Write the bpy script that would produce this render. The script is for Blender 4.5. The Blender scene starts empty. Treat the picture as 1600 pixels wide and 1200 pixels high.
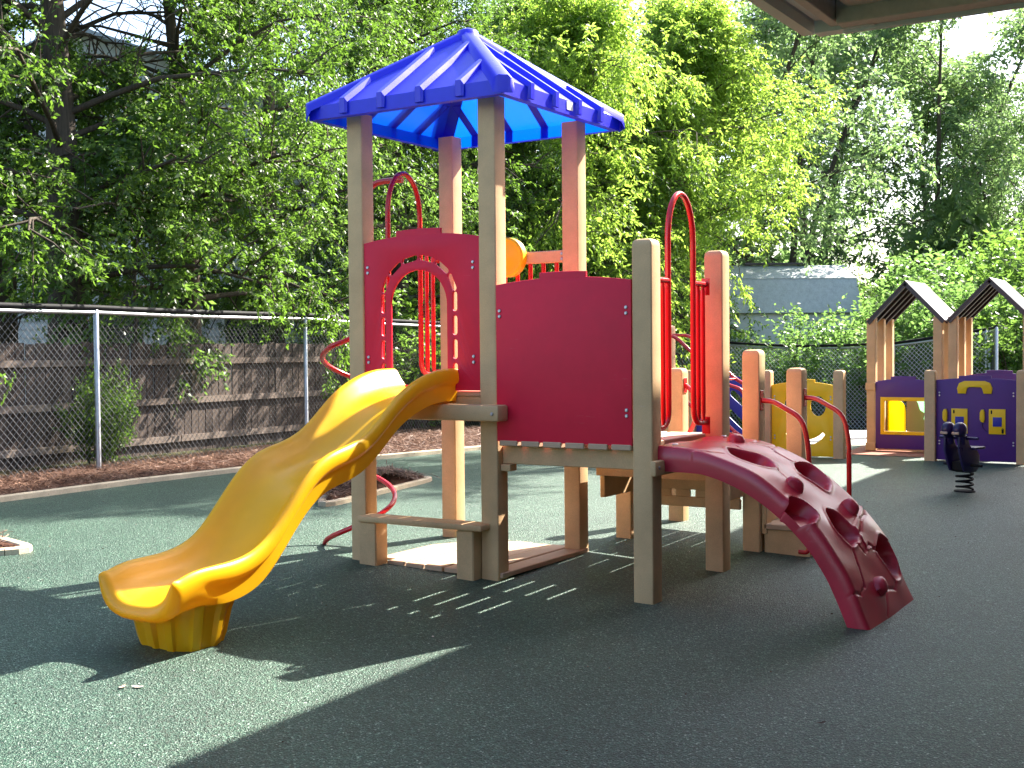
import bpy, bmesh, math, random
import numpy as np
from mathutils import Vector, Matrix, Quaternion

S = bpy.context.scene
COL = S.collection
rad = math.radians

# ------------------------------------------------------------------ camera
cam = bpy.data.cameras.new('camera')
cam.sensor_width = 36.0
cam.lens = 1904.19 / 1600 * 36.0
cam.clip_start = 0.1
cam.clip_end = 600
camo = bpy.data.objects.new('camera', cam)
COL.objects.link(camo)
CAM = Vector((4.1202, -6.3743, 1.4421))
YAW, PIT, ROL = -0.5612, -0.0273, -0.0091
fw = Vector((math.sin(YAW) * math.cos(PIT), math.cos(YAW) * math.cos(PIT), math.sin(PIT)))
rt = Vector((math.cos(YAW), -math.sin(YAW), 0))
up = rt.cross(fw)
r2 = rt * math.cos(ROL) + up * math.sin(ROL)
u2 = -rt * math.sin(ROL) + up * math.cos(ROL)
mw = Matrix.Identity(4)
for i in range(3):
    mw[i][0], mw[i][1], mw[i][2], mw[i][3] = r2[i], u2[i], -fw[i], CAM[i]
camo.matrix_world = mw
S.camera = camo

# ------------------------------------------------------------------ light
KX, KY = 0.34, 1.07                      # sun direction per metre of height
SUNV = Vector((KX, KY, 1.0)).normalized()
EL = math.asin(SUNV.z)
AZ = math.atan2(KX, KY)
W = bpy.data.worlds.new('World')
S.world = W
W.use_nodes = True
nt = W.node_tree
bg = nt.nodes['Background']
sky = nt.nodes.new('ShaderNodeTexSky')
sky.sky_type = 'NISHITA'
sky.sun_disc = False
sky.sun_elevation = EL
sky.sun_rotation = AZ
sky.dust_density = 2.5
sky.air_density = 1.0
sky.ozone_density = 1.2
nt.links.new(sky.outputs[0], bg.inputs[0])
bg.inputs[1].default_value = 0.105
sl = bpy.data.lights.new('sun', 'SUN')
sl.energy = 5.0
sl.angle = rad(0.5)
sl.color = (1.0, 0.93, 0.82)
so = bpy.data.objects.new('sun', sl)
so.rotation_euler = SUNV.to_track_quat('Z', 'Y').to_euler()
so.location = SUNV * 40
COL.objects.link(so)
S.view_settings.view_transform = 'Standard'
S.view_settings.look = 'None'
S.view_settings.gamma = 1.0
S.view_settings.use_curve_mapping = False
S.view_settings.exposure = 2.2
S.cycles.max_bounces = 6
S.cycles.transmission_bounces = 4
S.cycles.caustics_reflective = False
S.cycles.caustics_refractive = False
S.cycles.sample_clamp_indirect = 6.0
S.cycles.use_denoising = True

# ------------------------------------------------------------------ helpers
def gz(x, y):
    t = -0.0394 * x + 0.0238 * y
    return .07 * np.tanh(t / .07) - .50 * np.exp(-((x + 5.3) ** 2 + (y - 20.8) ** 2) / (2 * 3.6 ** 2))

def g(x, y):
    return float(gz(x, y))

def props(o, label=None, cat=None, group=None, kind=None):
    if label: o['label'] = label
    if cat: o['category'] = cat
    if group: o['group'] = group
    if kind: o['kind'] = kind
    return o

def thing(name, loc, label, cat, group=None):
    o = bpy.data.objects.new(name, None)
    o.empty_display_size = .1
    COL.objects.link(o)
    o.location = loc
    o['org'] = list(loc)
    return props(o, label, cat, group)

def origin(parent):
    if parent is None:
        return Vector((0, 0, 0))
    p = parent
    tot = Vector((0, 0, 0))
    while p is not None:
        tot += p.location
        p = p.parent
    return tot

def link(name, me, mat, parent=None, loc=None):
    o = bpy.data.objects.new(name, me)
    COL.objects.link(o)
    if mat is not None and len(me.materials) == 0:
        me.materials.append(mat)
    if parent is not None:
        o.parent = parent
    if loc is not None:
        o.location = Vector(loc) - origin(parent)
    return o

def smooth_by_angle(me, ang=40):
    bm = bmesh.new(); bm.from_mesh(me)
    a = rad(ang)
    for f in bm.faces: f.smooth = True
    for e in bm.edges:
        if len(e.link_faces) == 2:
            e.smooth = e.calc_face_angle(0) < a
    bm.to_mesh(me); bm.free()

class MB:
    """collects shapes in world coordinates; build() links one mesh object"""
    def __init__(s):
        s.v = []; s.f = []
    def add(s, vs, fs):
        n = len(s.v)
        s.v += [tuple(v) for v in vs]
        s.f += [tuple(i + n for i in f) for f in fs]
        return s
    def bm(s, bm):
        bm.verts.index_update()
        return s.add([v.co[:] for v in bm.verts], [[v.index for v in f.verts] for f in bm.faces])
    def box(s, x0, x1, y0, y1, z0, z1, bev=0.004, seg=1, M=None):
        bm = bmesh.new()
        bmesh.ops.create_cube(bm, size=1)
        for v in bm.verts:
            v.co = Vector(((x0 + x1) / 2 + v.co.x * (x1 - x0), (y0 + y1) / 2 + v.co.y * (y1 - y0), (z0 + z1) / 2 + v.co.z * (z1 - z0)))
        if bev > 0:
            bmesh.ops.bevel(bm, geom=bm.edges[:], offset=bev, segments=seg, affect='EDGES', profile=.5)
        if M is not None:
            bmesh.ops.transform(bm, matrix=M, verts=bm.verts)
        s.bm(bm); bm.free()
        return s
    def tube(s, pts, r, n=8, cap=True, closed=False):
        pts = [Vector(p) for p in pts]
        rs = r if hasattr(r, '__len__') else [r] * len(pts)
        m = len(pts)
        base = len(s.v)
        t0 = (pts[1] - pts[0]).normalized()
        a = Vector((0, 0, 1)) if abs(t0.z) < .9 else Vector((1, 0, 0))
        nrm = t0.cross(a).normalized()
        prev = t0
        for i in range(m):
            if closed:
                t = (pts[(i + 1) % m] - pts[i - 1]).normalized()
            elif i == 0: t = t0
            elif i == m - 1: t = (pts[-1] - pts[-2]).normalized()
            else:
                t = ((pts[i + 1] - pts[i]).normalized() + (pts[i] - pts[i - 1]).normalized())
                t = t.normalized() if t.length > 1e-6 else prev
            nrm = (prev.rotation_difference(t) @ nrm)
            nrm = (nrm - t * nrm.dot(t)).normalized()
            prev = t
            b = t.cross(nrm)
            for k in range(n):
                an = 2 * math.pi * k / n
                s.v.append(tuple(pts[i] + (nrm * math.cos(an) + b * math.sin(an)) * rs[i]))
        for i in range(m - 1 + (1 if closed else 0)):
            j = (i + 1) % m
            for k in range(n):
                k2 = (k + 1) % n
                s.f.append((base + i * n + k, base + i * n + k2, base + j * n + k2, base + j * n + k))
        if cap and not closed:
            s.f.append(tuple(base + k for k in reversed(range(n))))
            s.f.append(tuple(base + (m - 1) * n + k for k in range(n)))
        return s
    def disc(s, c, axis, r, h, n=16, bev=0.0):
        axis = Vector(axis).normalized(); c = Vector(c)
        if bev > 0:
            pts = [c, c + axis * (h - bev), c + axis * h]
            return s.tube(pts, [r, r, r - bev], n)
        return s.tube([c, c + axis * h], r, n)
    def build(s, name, mat, parent=None, smooth=None):
        o = origin(parent)
        me = bpy.data.meshes.new(name)
        me.from_pydata([(v[0] - o.x, v[1] - o.y, v[2] - o.z) for v in s.v], [], s.f)
        me.validate(verbose=False)
        me.update()
        if smooth:
            smooth_by_angle(me, smooth)
        return link(name, me, mat, parent)

def fillet(pts, r, seg=5):
    """round the inner corners of a polyline"""
    pts = [Vector(p) for p in pts]
    out = [pts[0]]
    for i in range(1, len(pts) - 1):
        a, b, c = pts[i - 1], pts[i], pts[i + 1]
        rr = r[i - 1] if hasattr(r, '__len__') else r
        d1 = (a - b); d2 = (c - b)
        rr = min(rr, d1.length * .49, d2.length * .49)
        p1 = b + d1.normalized() * rr; p2 = b + d2.normalized() * rr
        for k in range(seg + 1):
            t = k / seg
            out.append(p1 * (1 - t) ** 2 + b * 2 * t * (1 - t) + p2 * t * t)
    out.append(pts[-1])
    return out

def flat(name, outlines, mat, parent, place, t=.02, bev=.003, smooth=35):
    """a plate cut from 2-D outlines (first = outer, the rest holes); place maps (u, v, w) to world"""
    cu = bpy.data.curves.new(name, 'CURVE')
    cu.dimensions = '2D'; cu.fill_mode = 'BOTH'
    cu.extrude = t / 2 - bev; cu.bevel_depth = bev; cu.bevel_resolution = 1; cu.offset = -bev
    for ol in outlines:
        sp = cu.splines.new('POLY')
        sp.points.add(len(ol) - 1)
        for i, (u, v) in enumerate(ol):
            sp.points[i].co = (u, v, 0, 1)
        sp.use_cyclic_u = True
    ob = bpy.data.objects.new('tmp_outline', cu)
    me = bpy.data.meshes.new_from_object(ob)
    bpy.data.objects.remove(ob); bpy.data.curves.remove(cu)
    me.name = name
    o = origin(parent)
    for v in me.vertices:
        v.co = Vector(place(*v.co)) - o
    bm = bmesh.new(); bm.from_mesh(me)
    bmesh.ops.remove_doubles(bm, verts=bm.verts, dist=1e-5)
    bmesh.ops.recalc_face_normals(bm, faces=bm.faces)
    bm.to_mesh(me); bm.free()
    me.materials.clear()
    if smooth: smooth_by_angle(me, smooth)
    return link(name, me, mat, parent)

def XZ(Y): return lambda u, v, w: (u, Y + w, v)
def YZ(X): return lambda u, v, w: (X + w, u, v)

def arc(cx, cy, r, a0, a1, n=12, ry=None):
    ry = r if ry is None else ry
    return [(cx + r * math.cos(rad(a0 + (a1 - a0) * i / n)), cy + ry * math.sin(rad(a0 + (a1 - a0) * i / n))) for i in range(n + 1)]

def capsule(p, q, r, n=6):
    p = Vector((p[0], p[1])); q = Vector((q[0], q[1]))
    d = (q - p); a = math.degrees(math.atan2(d.y, d.x))
    return arc(q.x, q.y, r, a - 90, a + 90, n) + arc(p.x, p.y, r, a + 90, a + 270, n)

# ------------------------------------------------------------------ materials
def new_mat(name):
    m = bpy.data.materials.new(name); m.use_nodes = True
    t = m.node_tree
    return m, t, t.nodes['Principled BSDF']

def N(t, typ, **k):
    n = t.nodes.new(typ)
    for a, b in k.items(): setattr(n, a, b)
    return n

def tex_noise(t, scale, detail=4, rough=.55, vec=None, dim='3D'):
    n = N(t, 'ShaderNodeTexNoise'); n.inputs['Scale'].default_value = scale
    n.inputs['Detail'].default_value = detail; n.inputs['Roughness'].default_value = rough
    if vec is not None: t.links.new(vec, n.inputs['Vector'])
    return n

def ramp(t, fac, stops):
    r = N(t, 'ShaderNodeValToRGB')
    e = r.color_ramp.elements
    while len(e) < len(stops): e.new(.5)
    for i, (p, c) in enumerate(stops):
        e[i].position = p; e[i].color = (*c, 1) if len(c) == 3 else c
    t.links.new(fac, r.inputs[0])
    return r

def bump(t, h, b, strength=.3, dist=.01):
    n = N(t, 'ShaderNodeBump'); n.inputs['Strength'].default_value = strength
    n.inputs['Distance'].default_value = dist
    t.links.new(h, n.inputs['Height']); t.links.new(n.outputs[0], b.inputs['Normal'])
    return n

def plastic(name, col, rough=.35, var=.12, scale=7, bmp=.04, spec=.5, coat=0, sss=0, speck=0.0, fine=120):
    m, t, b = new_mat(name)
    tc = N(t, 'ShaderNodeTexCoord')
    n1 = tex_noise(t, scale, 5, .6, tc.outputs['Object'])
    dark = tuple(c * (1 - var) for c in col); lite = tuple(min(1, c * (1 + var)) for c in col)
    r = ramp(t, n1.outputs['Fac'], [(.3, dark), (.7, lite)])
    out = r.outputs[0]
    n2 = tex_noise(t, fine, 3, .6, tc.outputs['Object'])
    if speck > 0:
        r2_ = ramp(t, n2.outputs['Fac'], [(.35, (1 - speck,) * 3), (.65, (1, 1, 1))])
        mx = N(t, 'ShaderNodeMix', data_type='RGBA', blend_type='MULTIPLY')
        mx.inputs[0].default_value = 1
        t.links.new(out, mx.inputs[6]); t.links.new(r2_.outputs[0], mx.inputs[7])
        out = mx.outputs[2]
    t.links.new(out, b.inputs['Base Color'])
    rr = N(t, 'ShaderNodeMapRange')
    rr.inputs[3].default_value = max(.05, rough - .07); rr.inputs[4].default_value = rough + .1
    t.links.new(n1.outputs['Fac'], rr.inputs[0]); t.links.new(rr.outputs[0], b.inputs['Roughness'])
    b.inputs['Specular IOR Level'].default_value = spec
    b.inputs['Coat Weight'].default_value = coat
    if sss:
        b.inputs['Subsurface Weight'].default_value = sss
        b.inputs['Subsurface Radius'].default_value = (1, .4, .1)
        b.inputs['Subsurface Scale'].default_value = .02
    if bmp: bump(t, n2.outputs['Fac'], b, bmp, .003)
    return m

M = {}
M['lumber'] = plastic('recycled_lumber', (.66, .43, .225), .60, .12, 5, .25, .35, speck=.12, fine=160)
M['plank'] = plastic('recycled_plank', (.56, .38, .25), .60, .10, 6, .25, .35, speck=.10, fine=150)
M['red_sheet'] = plastic('red_sheet', (.72, .016, .052), .46, .09, 3, .06, .25)
def scuffs(m, amount=.5):
    """pale rub marks and hairline scratches over a plastic colour"""
    t = m.node_tree; b = t.nodes['Principled BSDF']
    src = b.inputs['Base Color'].links[0].from_socket
    tc = N(t, 'ShaderNodeTexCoord'); mp = N(t, 'ShaderNodeMapping')
    mp.inputs['Rotation'].default_value = (.2, .5, .35); mp.inputs['Scale'].default_value = (5, 60, 34)
    t.links.new(tc.outputs['Object'], mp.inputs[0])
    n1 = tex_noise(t, 1.6, 6, .7, mp.outputs[0]); n2 = tex_noise(t, 3.2, 3, .5, tc.outputs['Object'])
    r1 = ramp(t, n1.outputs['Fac'], [(.62, (0, 0, 0)), (.74, (1, 1, 1))]); r2_ = ramp(t, n2.outputs['Fac'], [(.48, (0, 0, 0)), (.66, (1, 1, 1))])
    ml = N(t, 'ShaderNodeMath', operation='MULTIPLY'); t.links.new(r1.outputs[0], ml.inputs[0]); t.links.new(r2_.outputs[0], ml.inputs[1])
    m2 = N(t, 'ShaderNodeMath', operation='MULTIPLY'); t.links.new(ml.outputs[0], m2.inputs[0]); m2.inputs[1].default_value = amount
    mx = N(t, 'ShaderNodeMix', data_type='RGBA'); t.links.new(m2.outputs[0], mx.inputs[0])
    t.links.new(src, mx.inputs[6]); mx.inputs[7].default_value = (.62, .50, .48, 1)
    t.links.new(mx.outputs[2], b.inputs['Base Color'])
scuffs(M['red_sheet'], .22)
M['red_tube'] = plastic('red_tube', (.56, .010, .016), .22, .06, 6, .0, .5, coat=.3)
M['maroon'] = plastic('maroon_moulded', (.50, .018, .046), .31, .12, 5, .08, .6, fine=60)
M['yellow'] = plastic('yellow_moulded', (.95, .53, .010), .30, .07, 4, .03, .5)
def glow_through(m, col, f):
    t = m.node_tree; b = t.nodes['Principled BSDF']
    tr = N(t, 'ShaderNodeBsdfTranslucent'); tr.inputs[0].default_value = (*col, 1)
    mx = N(t, 'ShaderNodeMixShader'); mx.inputs[0].default_value = f
    t.links.new(b.outputs[0], mx.inputs[1]); t.links.new(tr.outputs[0], mx.inputs[2])
    t.links.new(mx.outputs[0], t.nodes['Material Output'].inputs[0])
scuffs(M['yellow'], .16); scuffs(M['maroon'], .20); scuffs(M['lumber'], .35)
glow_through(M['yellow'], (1.0, .58, .01), .30)
M['yellow_sheet'] = plastic('yellow_sheet', (.94, .57, .006), .42, .05, 4, .05, .4)
M['purple_sheet'] = plastic('purple_sheet', (.080, .020, .19), .45, .06, 4, .05, .4)
M['blue_sheet'] = plastic('blue_sheet', (.015, .025, .34), .42, .06, 4, .05, .4)
M['mint'] = plastic('mint_sheet', (.35, .62, .42), .45, .05, 4, .05, .4)
M['navy'] = plastic('navy_plastic', (.020, .010, .075), .28, .1, 6, .03, .5)
M['black'] = plastic('black_plastic', (.010, .010, .012), .7, .1, 8, .05, .2)
M['steel'] = plastic('galvanised_bolt', (.45, .46, .50), .35, .1, 30, .05, .5)
M['steel'].node_tree.nodes['Principled BSDF'].inputs['Metallic'].default_value = .8
M['galv'] = plastic('galvanised_pipe', (.50, .52, .55), .40, .12, 12, .05, .5)
M['galv'].node_tree.nodes['Principled BSDF'].inputs['Metallic'].default_value = .75
M['wire'] = plastic('shaded_galvanised_wire', (.15, .155, .17), .45, .15, 20, 0, .5)  # wire darkened in its base colour to stand for shade on the left fence
M['wire'].node_tree.nodes['Principled BSDF'].inputs['Metallic'].default_value = .6
M['wire_lit'] = plastic('lit_galvanised_wire', (.62, .63, .64), .5, .12, 20, 0, .5)  # same kind of wire, painted lighter for the unshaded back fence
M['white_paint'] = plastic('white_paint', (.74, .73, .70), .5, .06, 3, .05, .3)
M['sticker'] = plastic('sticker_paper', (.8, .8, .78), .4, .03, 3, 0, .4)
M['curb'] = plastic('tan_concrete', (.58, .48, .34), .85, .18, 4, .5, .2, speck=.15, fine=60)
M['concrete'] = plastic('pale_concrete', (.52, .49, .44), .85, .10, 1.5, .4, .2, speck=.1, fine=60)
M['siding'] = plastic('pale_siding', (.62, .63, .64), .6, .06, 2, .05, .3)
M['shingle'] = plastic('grey_shingle', (.40, .44, .46), .8, .12, 8, .3, .25, speck=.2, fine=40)
M['dark_metal'] = plastic('brown_metal_roof', (.035, .028, .035), .35, .1, 5, .03, .5)
M['tan_paint'] = plastic('taupe_paint', (.68, .60, .57), .6, .12, 2.5, .12, .3, speck=.1, fine=30)
M['grey_paint'] = plastic('grey_paint', (.74, .76, .80), .5, .06, 3, .06, .3)
M['brick'] = plastic('tan_brick_wall', (.36, .25, .18), .8, .15, 3, .3, .3)
M['leaf_dry'] = plastic('dry_leaf', (.52, .36, .27), .7, .25, 30, .1, .3)
M['glass'] = plastic('window_glass', (.03, .035, .04), .08, .05, 3, 0, .6)

# roof sheet: blue, lets sunlight glow through
m, t, b = new_mat('blue_roof_sheet')
tc = N(t, 'ShaderNodeTexCoord')
n1 = tex_noise(t, 5, 4, .6, tc.outputs['Object'])
r_ = ramp(t, n1.outputs['Fac'], [(.3, (.010, .010, .60)), (.7, (.022, .022, .74))])
t.links.new(r_.outputs[0], b.inputs['Base Color'])
b.inputs['Roughness'].default_value = .40
b.inputs['Specular IOR Level'].default_value = .7
tr = N(t, 'ShaderNodeBsdfTranslucent'); tr.inputs[0].default_value = (.0, .15, .95, 1)
mx = N(t, 'ShaderNodeMixShader'); mx.inputs[0].default_value = .30
out = t.nodes['Material Output']
t.links.new(b.outputs[0], mx.inputs[1]); t.links.new(tr.outputs[0], mx.inputs[2]); t.links.new(mx.outputs[0], out.inputs[0])
M['roof_sheet'] = m
M['roof_rib'] = plastic('blue_roof_rib', (.012, .014, .62), .28, .06, 5, .02, .5)

# dark green rubber safety surface
m, t, b = new_mat('green_rubber_surface')
tc = N(t, 'ShaderNodeTexCoord')
v1 = N(t, 'ShaderNodeTexVoronoi'); v1.inputs['Scale'].default_value = 165
t.links.new(tc.outputs['Object'], v1.inputs['Vector'])
nb = tex_noise(t, .9, 6, .65, tc.outputs['Object'])
nf = tex_noise(t, 42, 5, .75, tc.outputs['Object'])
v2 = N(t, 'ShaderNodeTexVoronoi'); v2.inputs['Scale'].default_value = 85
t.links.new(tc.outputs['Object'], v2.inputs['Vector'])
cr = ramp(t, v1.outputs['Color'], [(.0, (.005, .017, .011)), (.45, (.022, .061, .040)), (.72, (.052, .112, .078)), (.86, (.13, .21, .16)), (.97, (.43, .52, .45))])
br = ramp(t, nb.outputs['Fac'], [(.30, (.66, .72, .74)), (.50, (1.0, 1.0, 1.0)), (.70, (1.22, 1.18, 1.14))])
bf = ramp(t, nf.outputs['Fac'], [(.32, (.52, .54, .56)), (.68, (1.42, 1.40, 1.38))])
bc = ramp(t, v2.outputs['Color'], [(.0, (.62, .64, .66)), (.8, (1.15, 1.15, 1.15)), (.93, (1.7, 1.7, 1.75))])
prev = cr.outputs[0]
for q_ in (br, bf, bc):
    mx = N(t, 'ShaderNodeMix', data_type='RGBA', blend_type='MULTIPLY'); mx.inputs[0].default_value = 1
    t.links.new(prev, mx.inputs[6]); t.links.new(q_.outputs[0], mx.inputs[7]); prev = mx.outputs[2]
t.links.new(prev, b.inputs['Base Color'])
b.inputs['Roughness'].default_value = .46
b.inputs['Specular IOR Level'].default_value = .42
sm_ = N(t, 'ShaderNodeMath', operation='ADD')
t.links.new(v1.outputs['Distance'], sm_.inputs[0]); t.links.new(v2.outputs['Distance'], sm_.inputs[1])
bump(t, sm_.outputs[0], b, .9, .006)
M['rubber'] = m

m, t, b = new_mat('orange_rubber_surface')
tc = N(t, 'ShaderNodeTexCoord')
v1 = N(t, 'ShaderNodeTexVoronoi'); v1.inputs['Scale'].default_value = 150
t.links.new(tc.outputs['Object'], v1.inputs['Vector'])
cr = ramp(t, v1.outputs['Color'], [(0, (.20, .055, .025)), (.9, (.34, .10, .045)), (1, (.4, .2, .12))])
t.links.new(cr.outputs[0], b.inputs['Base Color']); b.inputs['Roughness'].default_value = .7
bump(t, v1.outputs['Distance'], b, .5, .005)
M['orange_rubber'] = m

def earth(name, stops, scale):
    m, t, b = new_mat(name)
    tc = N(t, 'ShaderNodeTexCoord')
    n1 = tex_noise(t, scale, 8, .7, tc.outputs['Object'])
    r = ramp(t, n1.outputs['Fac'], stops)
    t.links.new(r.outputs[0], b.inputs['Base Color']); b.inputs['Roughness'].default_value = .95
    b.inputs['Specular IOR Level'].default_value = .15
    n2 = tex_noise(t, scale * 8, 6, .7, tc.outputs['Object'])
    bump(t, n2.outputs['Fac'], b, .8, .03)
    return m
M['earth'] = earth('leafy_earth', [(.3, (.035, .028, .016)), (.5, (.05, .055, .022)), (.7, (.10, .075, .045))], 1.2)
M['mulch'] = earth('pine_straw_bed', [(.25, (.032, .014, .010)), (.5, (.075, .033, .021)), (.75, (.16, .082, .052))], 9)
m, t, b = new_mat('pine_straw')
at = N(t, 'ShaderNodeAttribute', attribute_name='tint')
r = ramp(t, at.outputs['Fac'], [(0, (.045, .018, .012)), (.5, (.11, .050, .031)), (1, (.27, .15, .095))])
t.links.new(r.outputs[0], b.inputs['Base Color']); b.inputs['Roughness'].default_value = .6
M['straw'] = m

# weathered wood
def wood(name, c0, c1, axis='Z'):
    m, t, b = new_mat(name)
    tc = N(t, 'ShaderNodeTexCoord')
    mp = N(t, 'ShaderNodeMapping')
    mp.inputs['Scale'].default_value = (14, 14, 1.2) if axis == 'Z' else (1.2, 14, 14)
    t.links.new(tc.outputs['Object'], mp.inputs[0])
    oi = N(t, 'ShaderNodeObjectInfo')
    n1 = tex_noise(t, 2.5, 7, .65, mp.outputs[0])
    ad = N(t, 'ShaderNodeMath', operation='ADD'); 
    sc = N(t, 'ShaderNodeMath', operation='MULTIPLY'); sc.inputs[1].default_value = .35
    t.links.new(oi.outputs['Random'], sc.inputs[0])
    t.links.new(n1.outputs['Fac'], ad.inputs[0]); t.links.new(sc.outputs[0], ad.inputs[1])
    r = ramp(t, ad.outputs[0], [(.35, c0), (.9, c1)])
    t.links.new(r.outputs[0], b.inputs['Base Color']); b.inputs['Roughness'].default_value = .85
    b.inputs['Specular IOR Level'].default_value = .2
    bump(t, n1.outputs['Fac'], b, .5, .01)
    return m
M['old_wood'] = wood('weathered_boards', (.048, .035, .030), (.13, .10, .085))
M['old_rail'] = wood('weathered_rail', (.10, .075, .062), (.24, .19, .16), 'X')
M['bark'] = wood('tree_bark', (.035, .028, .022), (.12, .095, .072))

def leafmat(name, dark, light, trans, tfac=.45, rough=.42):
    m, t, b = new_mat(name)
    at = N(t, 'ShaderNodeAttribute', attribute_name='tint')
    r = ramp(t, at.outputs['Fac'], [(0, dark), (1, light)])
    t.links.new(r.outputs[0], b.inputs['Base Color'])
    b.inputs['Roughness'].default_value = rough
    b.inputs['Specular IOR Level'].default_value = .45
    r3 = ramp(t, at.outputs['Fac'], [(0, tuple(c * .65 for c in trans)), (1, trans)])
    tr = N(t, 'ShaderNodeBsdfTranslucent'); t.links.new(r3.outputs[0], tr.inputs[0])
    mx = N(t, 'ShaderNodeMixShader'); mx.inputs[0].default_value = tfac
    t.links.new(b.outputs[0], mx.inputs[1]); t.links.new(tr.outputs[0], mx.inputs[2])
    t.links.new(mx.outputs[0], t.nodes['Material Output'].inputs[0])
    return m
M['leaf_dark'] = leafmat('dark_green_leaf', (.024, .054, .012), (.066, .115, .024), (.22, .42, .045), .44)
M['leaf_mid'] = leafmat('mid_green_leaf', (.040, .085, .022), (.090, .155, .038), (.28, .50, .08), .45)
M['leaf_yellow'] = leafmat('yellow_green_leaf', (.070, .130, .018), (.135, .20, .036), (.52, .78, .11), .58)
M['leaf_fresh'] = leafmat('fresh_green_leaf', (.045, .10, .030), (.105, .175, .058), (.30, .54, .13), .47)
M['leaf_far'] = leafmat('far_green_leaf', (.050, .095, .044), (.115, .170, .080), (.34, .55, .18), .48)

def tinted(name, col):
    m, t, b = new_mat(name)
    b.inputs['Base Color'].default_value = (*col, 1); b.inputs['Roughness'].default_value = .3
    tr = N(t, 'ShaderNodeBsdfTranslucent'); tr.inputs[0].default_value = (*col, 1)
    mx = N(t, 'ShaderNodeMixShader'); mx.inputs[0].default_value = .7
    t.links.new(b.outputs[0], mx.inputs[1]); t.links.new(tr.outputs[0], mx.inputs[2])
    t.links.new(mx.outputs[0], t.nodes['Material Output'].inputs[0])
    return m
M['tint_yellow'] = tinted('tinted_yellow_sheet', (.85, .66, .02))
M['tint_tan'] = tinted('tinted_tan_sheet', (.50, .36, .20))
M['tint_mint'] = tinted('tinted_mint_sheet', (.48, .80, .55))
bolt_mb = MB().disc((0, 0, 0), (0, -1, 0), .011, .006, 10, .003)
BOLT = bpy.data.meshes.new('bolt')
BOLT.from_pydata(bolt_mb.v, [], bolt_mb.f); BOLT.materials.append(M['steel'])
def bolts(parent, pts, rotz=0):
    for p in pts:
        o = link('bolt', BOLT, M['steel'], parent, p)
        o.rotation_euler.z = rotz

# ------------------------------------------------------------------ ground and beds
def grid_sheet(name, mat, rows, ncol, dz, parent=None):
    """rows: list of (y, x0, x1)"""
    vs = []; fs = []
    for (y, x0, x1) in rows:
        for i in range(ncol + 1):
            x = x0 + (x1 - x0) * i / ncol
            vs.append((x, y, g(x, y) + dz))
    n = ncol + 1
    for j in range(len(rows) - 1):
        for i in range(ncol):
            fs.append((j * n + i, j * n + i + 1, (j + 1) * n + i + 1, (j + 1) * n + i))
    me = bpy.data.meshes.new(name); me.from_pydata(vs, [], fs); me.update()
    for p in me.polygons: p.use_smooth = True
    return link(name, me, mat, parent)

rows = [(y, -46.0, 40.0) for y in np.linspace(-24, 66, 150)]
props(grid_sheet('ground', M['earth'], rows, 150, -.03), kind='structure')
rows = [(y, -1200, 1200) for y in np.linspace(-800, 1500, 24)]
me = bpy.data.meshes.new('far_ground')
me.from_pydata([(-1500, -900, -.75), (1500, -900, -.75), (1500, 1800, -.75), (-1500, 1800, -.75)], [], [(0, 1, 2, 3)])
props(link('far_ground', me, M['earth']), kind='structure')

CURB = [(-6.6, -14), (-6.15, -4), (-6.02, 0.7), (-6.12, 2.4), (-6.06, 3.9), (-5.72, 5.4), (-5.28, 7.7), (-4.95, 9.4), (-4.8, 10.6)]
def curb_x(y):
    return float(np.interp(y, [c[1] for c in CURB], [c[0] for c in CURB]))
rows = [(y, curb_x(y) + .04, 12.0) for y in np.linspace(-14, 10.6, 110)]
props(grid_sheet('playground_surface', M['rubber'], rows, 90, 0.0), kind='structure')
rows = [(y, -4.9, 4.2) for y in np.linspace(10.64, 15.2, 20)]
props(grid_sheet('concrete_path', M['concrete'], rows, 40, .006), kind='structure')
rows = [(y, -.62 - .1 * (y - 9), 4.0) for y in np.linspace(9.12, 10.55, 12)]
props(grid_sheet('orange_surface', M['orange_rubber'], rows, 24, .006), kind='structure')

def fence_x(y):
    return float(np.interp(y, [-6, 1.65, 3.05, 8, 12, 20.8], [-6.9, -7.33, -7.50, -7.85, -8.15, -8.8]))
rng0 = np.random.default_rng(4)
# mulch bed
vs = []; fs = []
ys = np.linspace(-8, 12, 120)
for y in ys:
    x1 = curb_x(min(y, 10.6)) - .06; x0 = fence_x(y) - .75
    for i in range(15):
        u = i / 14
        x = x1 + (x0 - x1) * u
        h = .012 + .035 * math.sin(math.pi * min(1, u * 1.15)) + .012 * math.sin(x * 5 + y * 3.1) * math.sin(y * 2.3 - x)
        vs.append((x, y, g(x, y) + h))
for j in range(len(ys) - 1):
    for i in range(14):
        fs.append((j * 15 + i, (j + 1) * 15 + i, (j + 1) * 15 + i + 1, j * 15 + i + 1))
me = bpy.data.meshes.new('mulch_bed'); me.from_pydata(vs, [], fs); me.update()
for p_ in me.polygons: p_.use_smooth = True
props(link('mulch_bed', me, M['mulch']), kind='structure')

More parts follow.
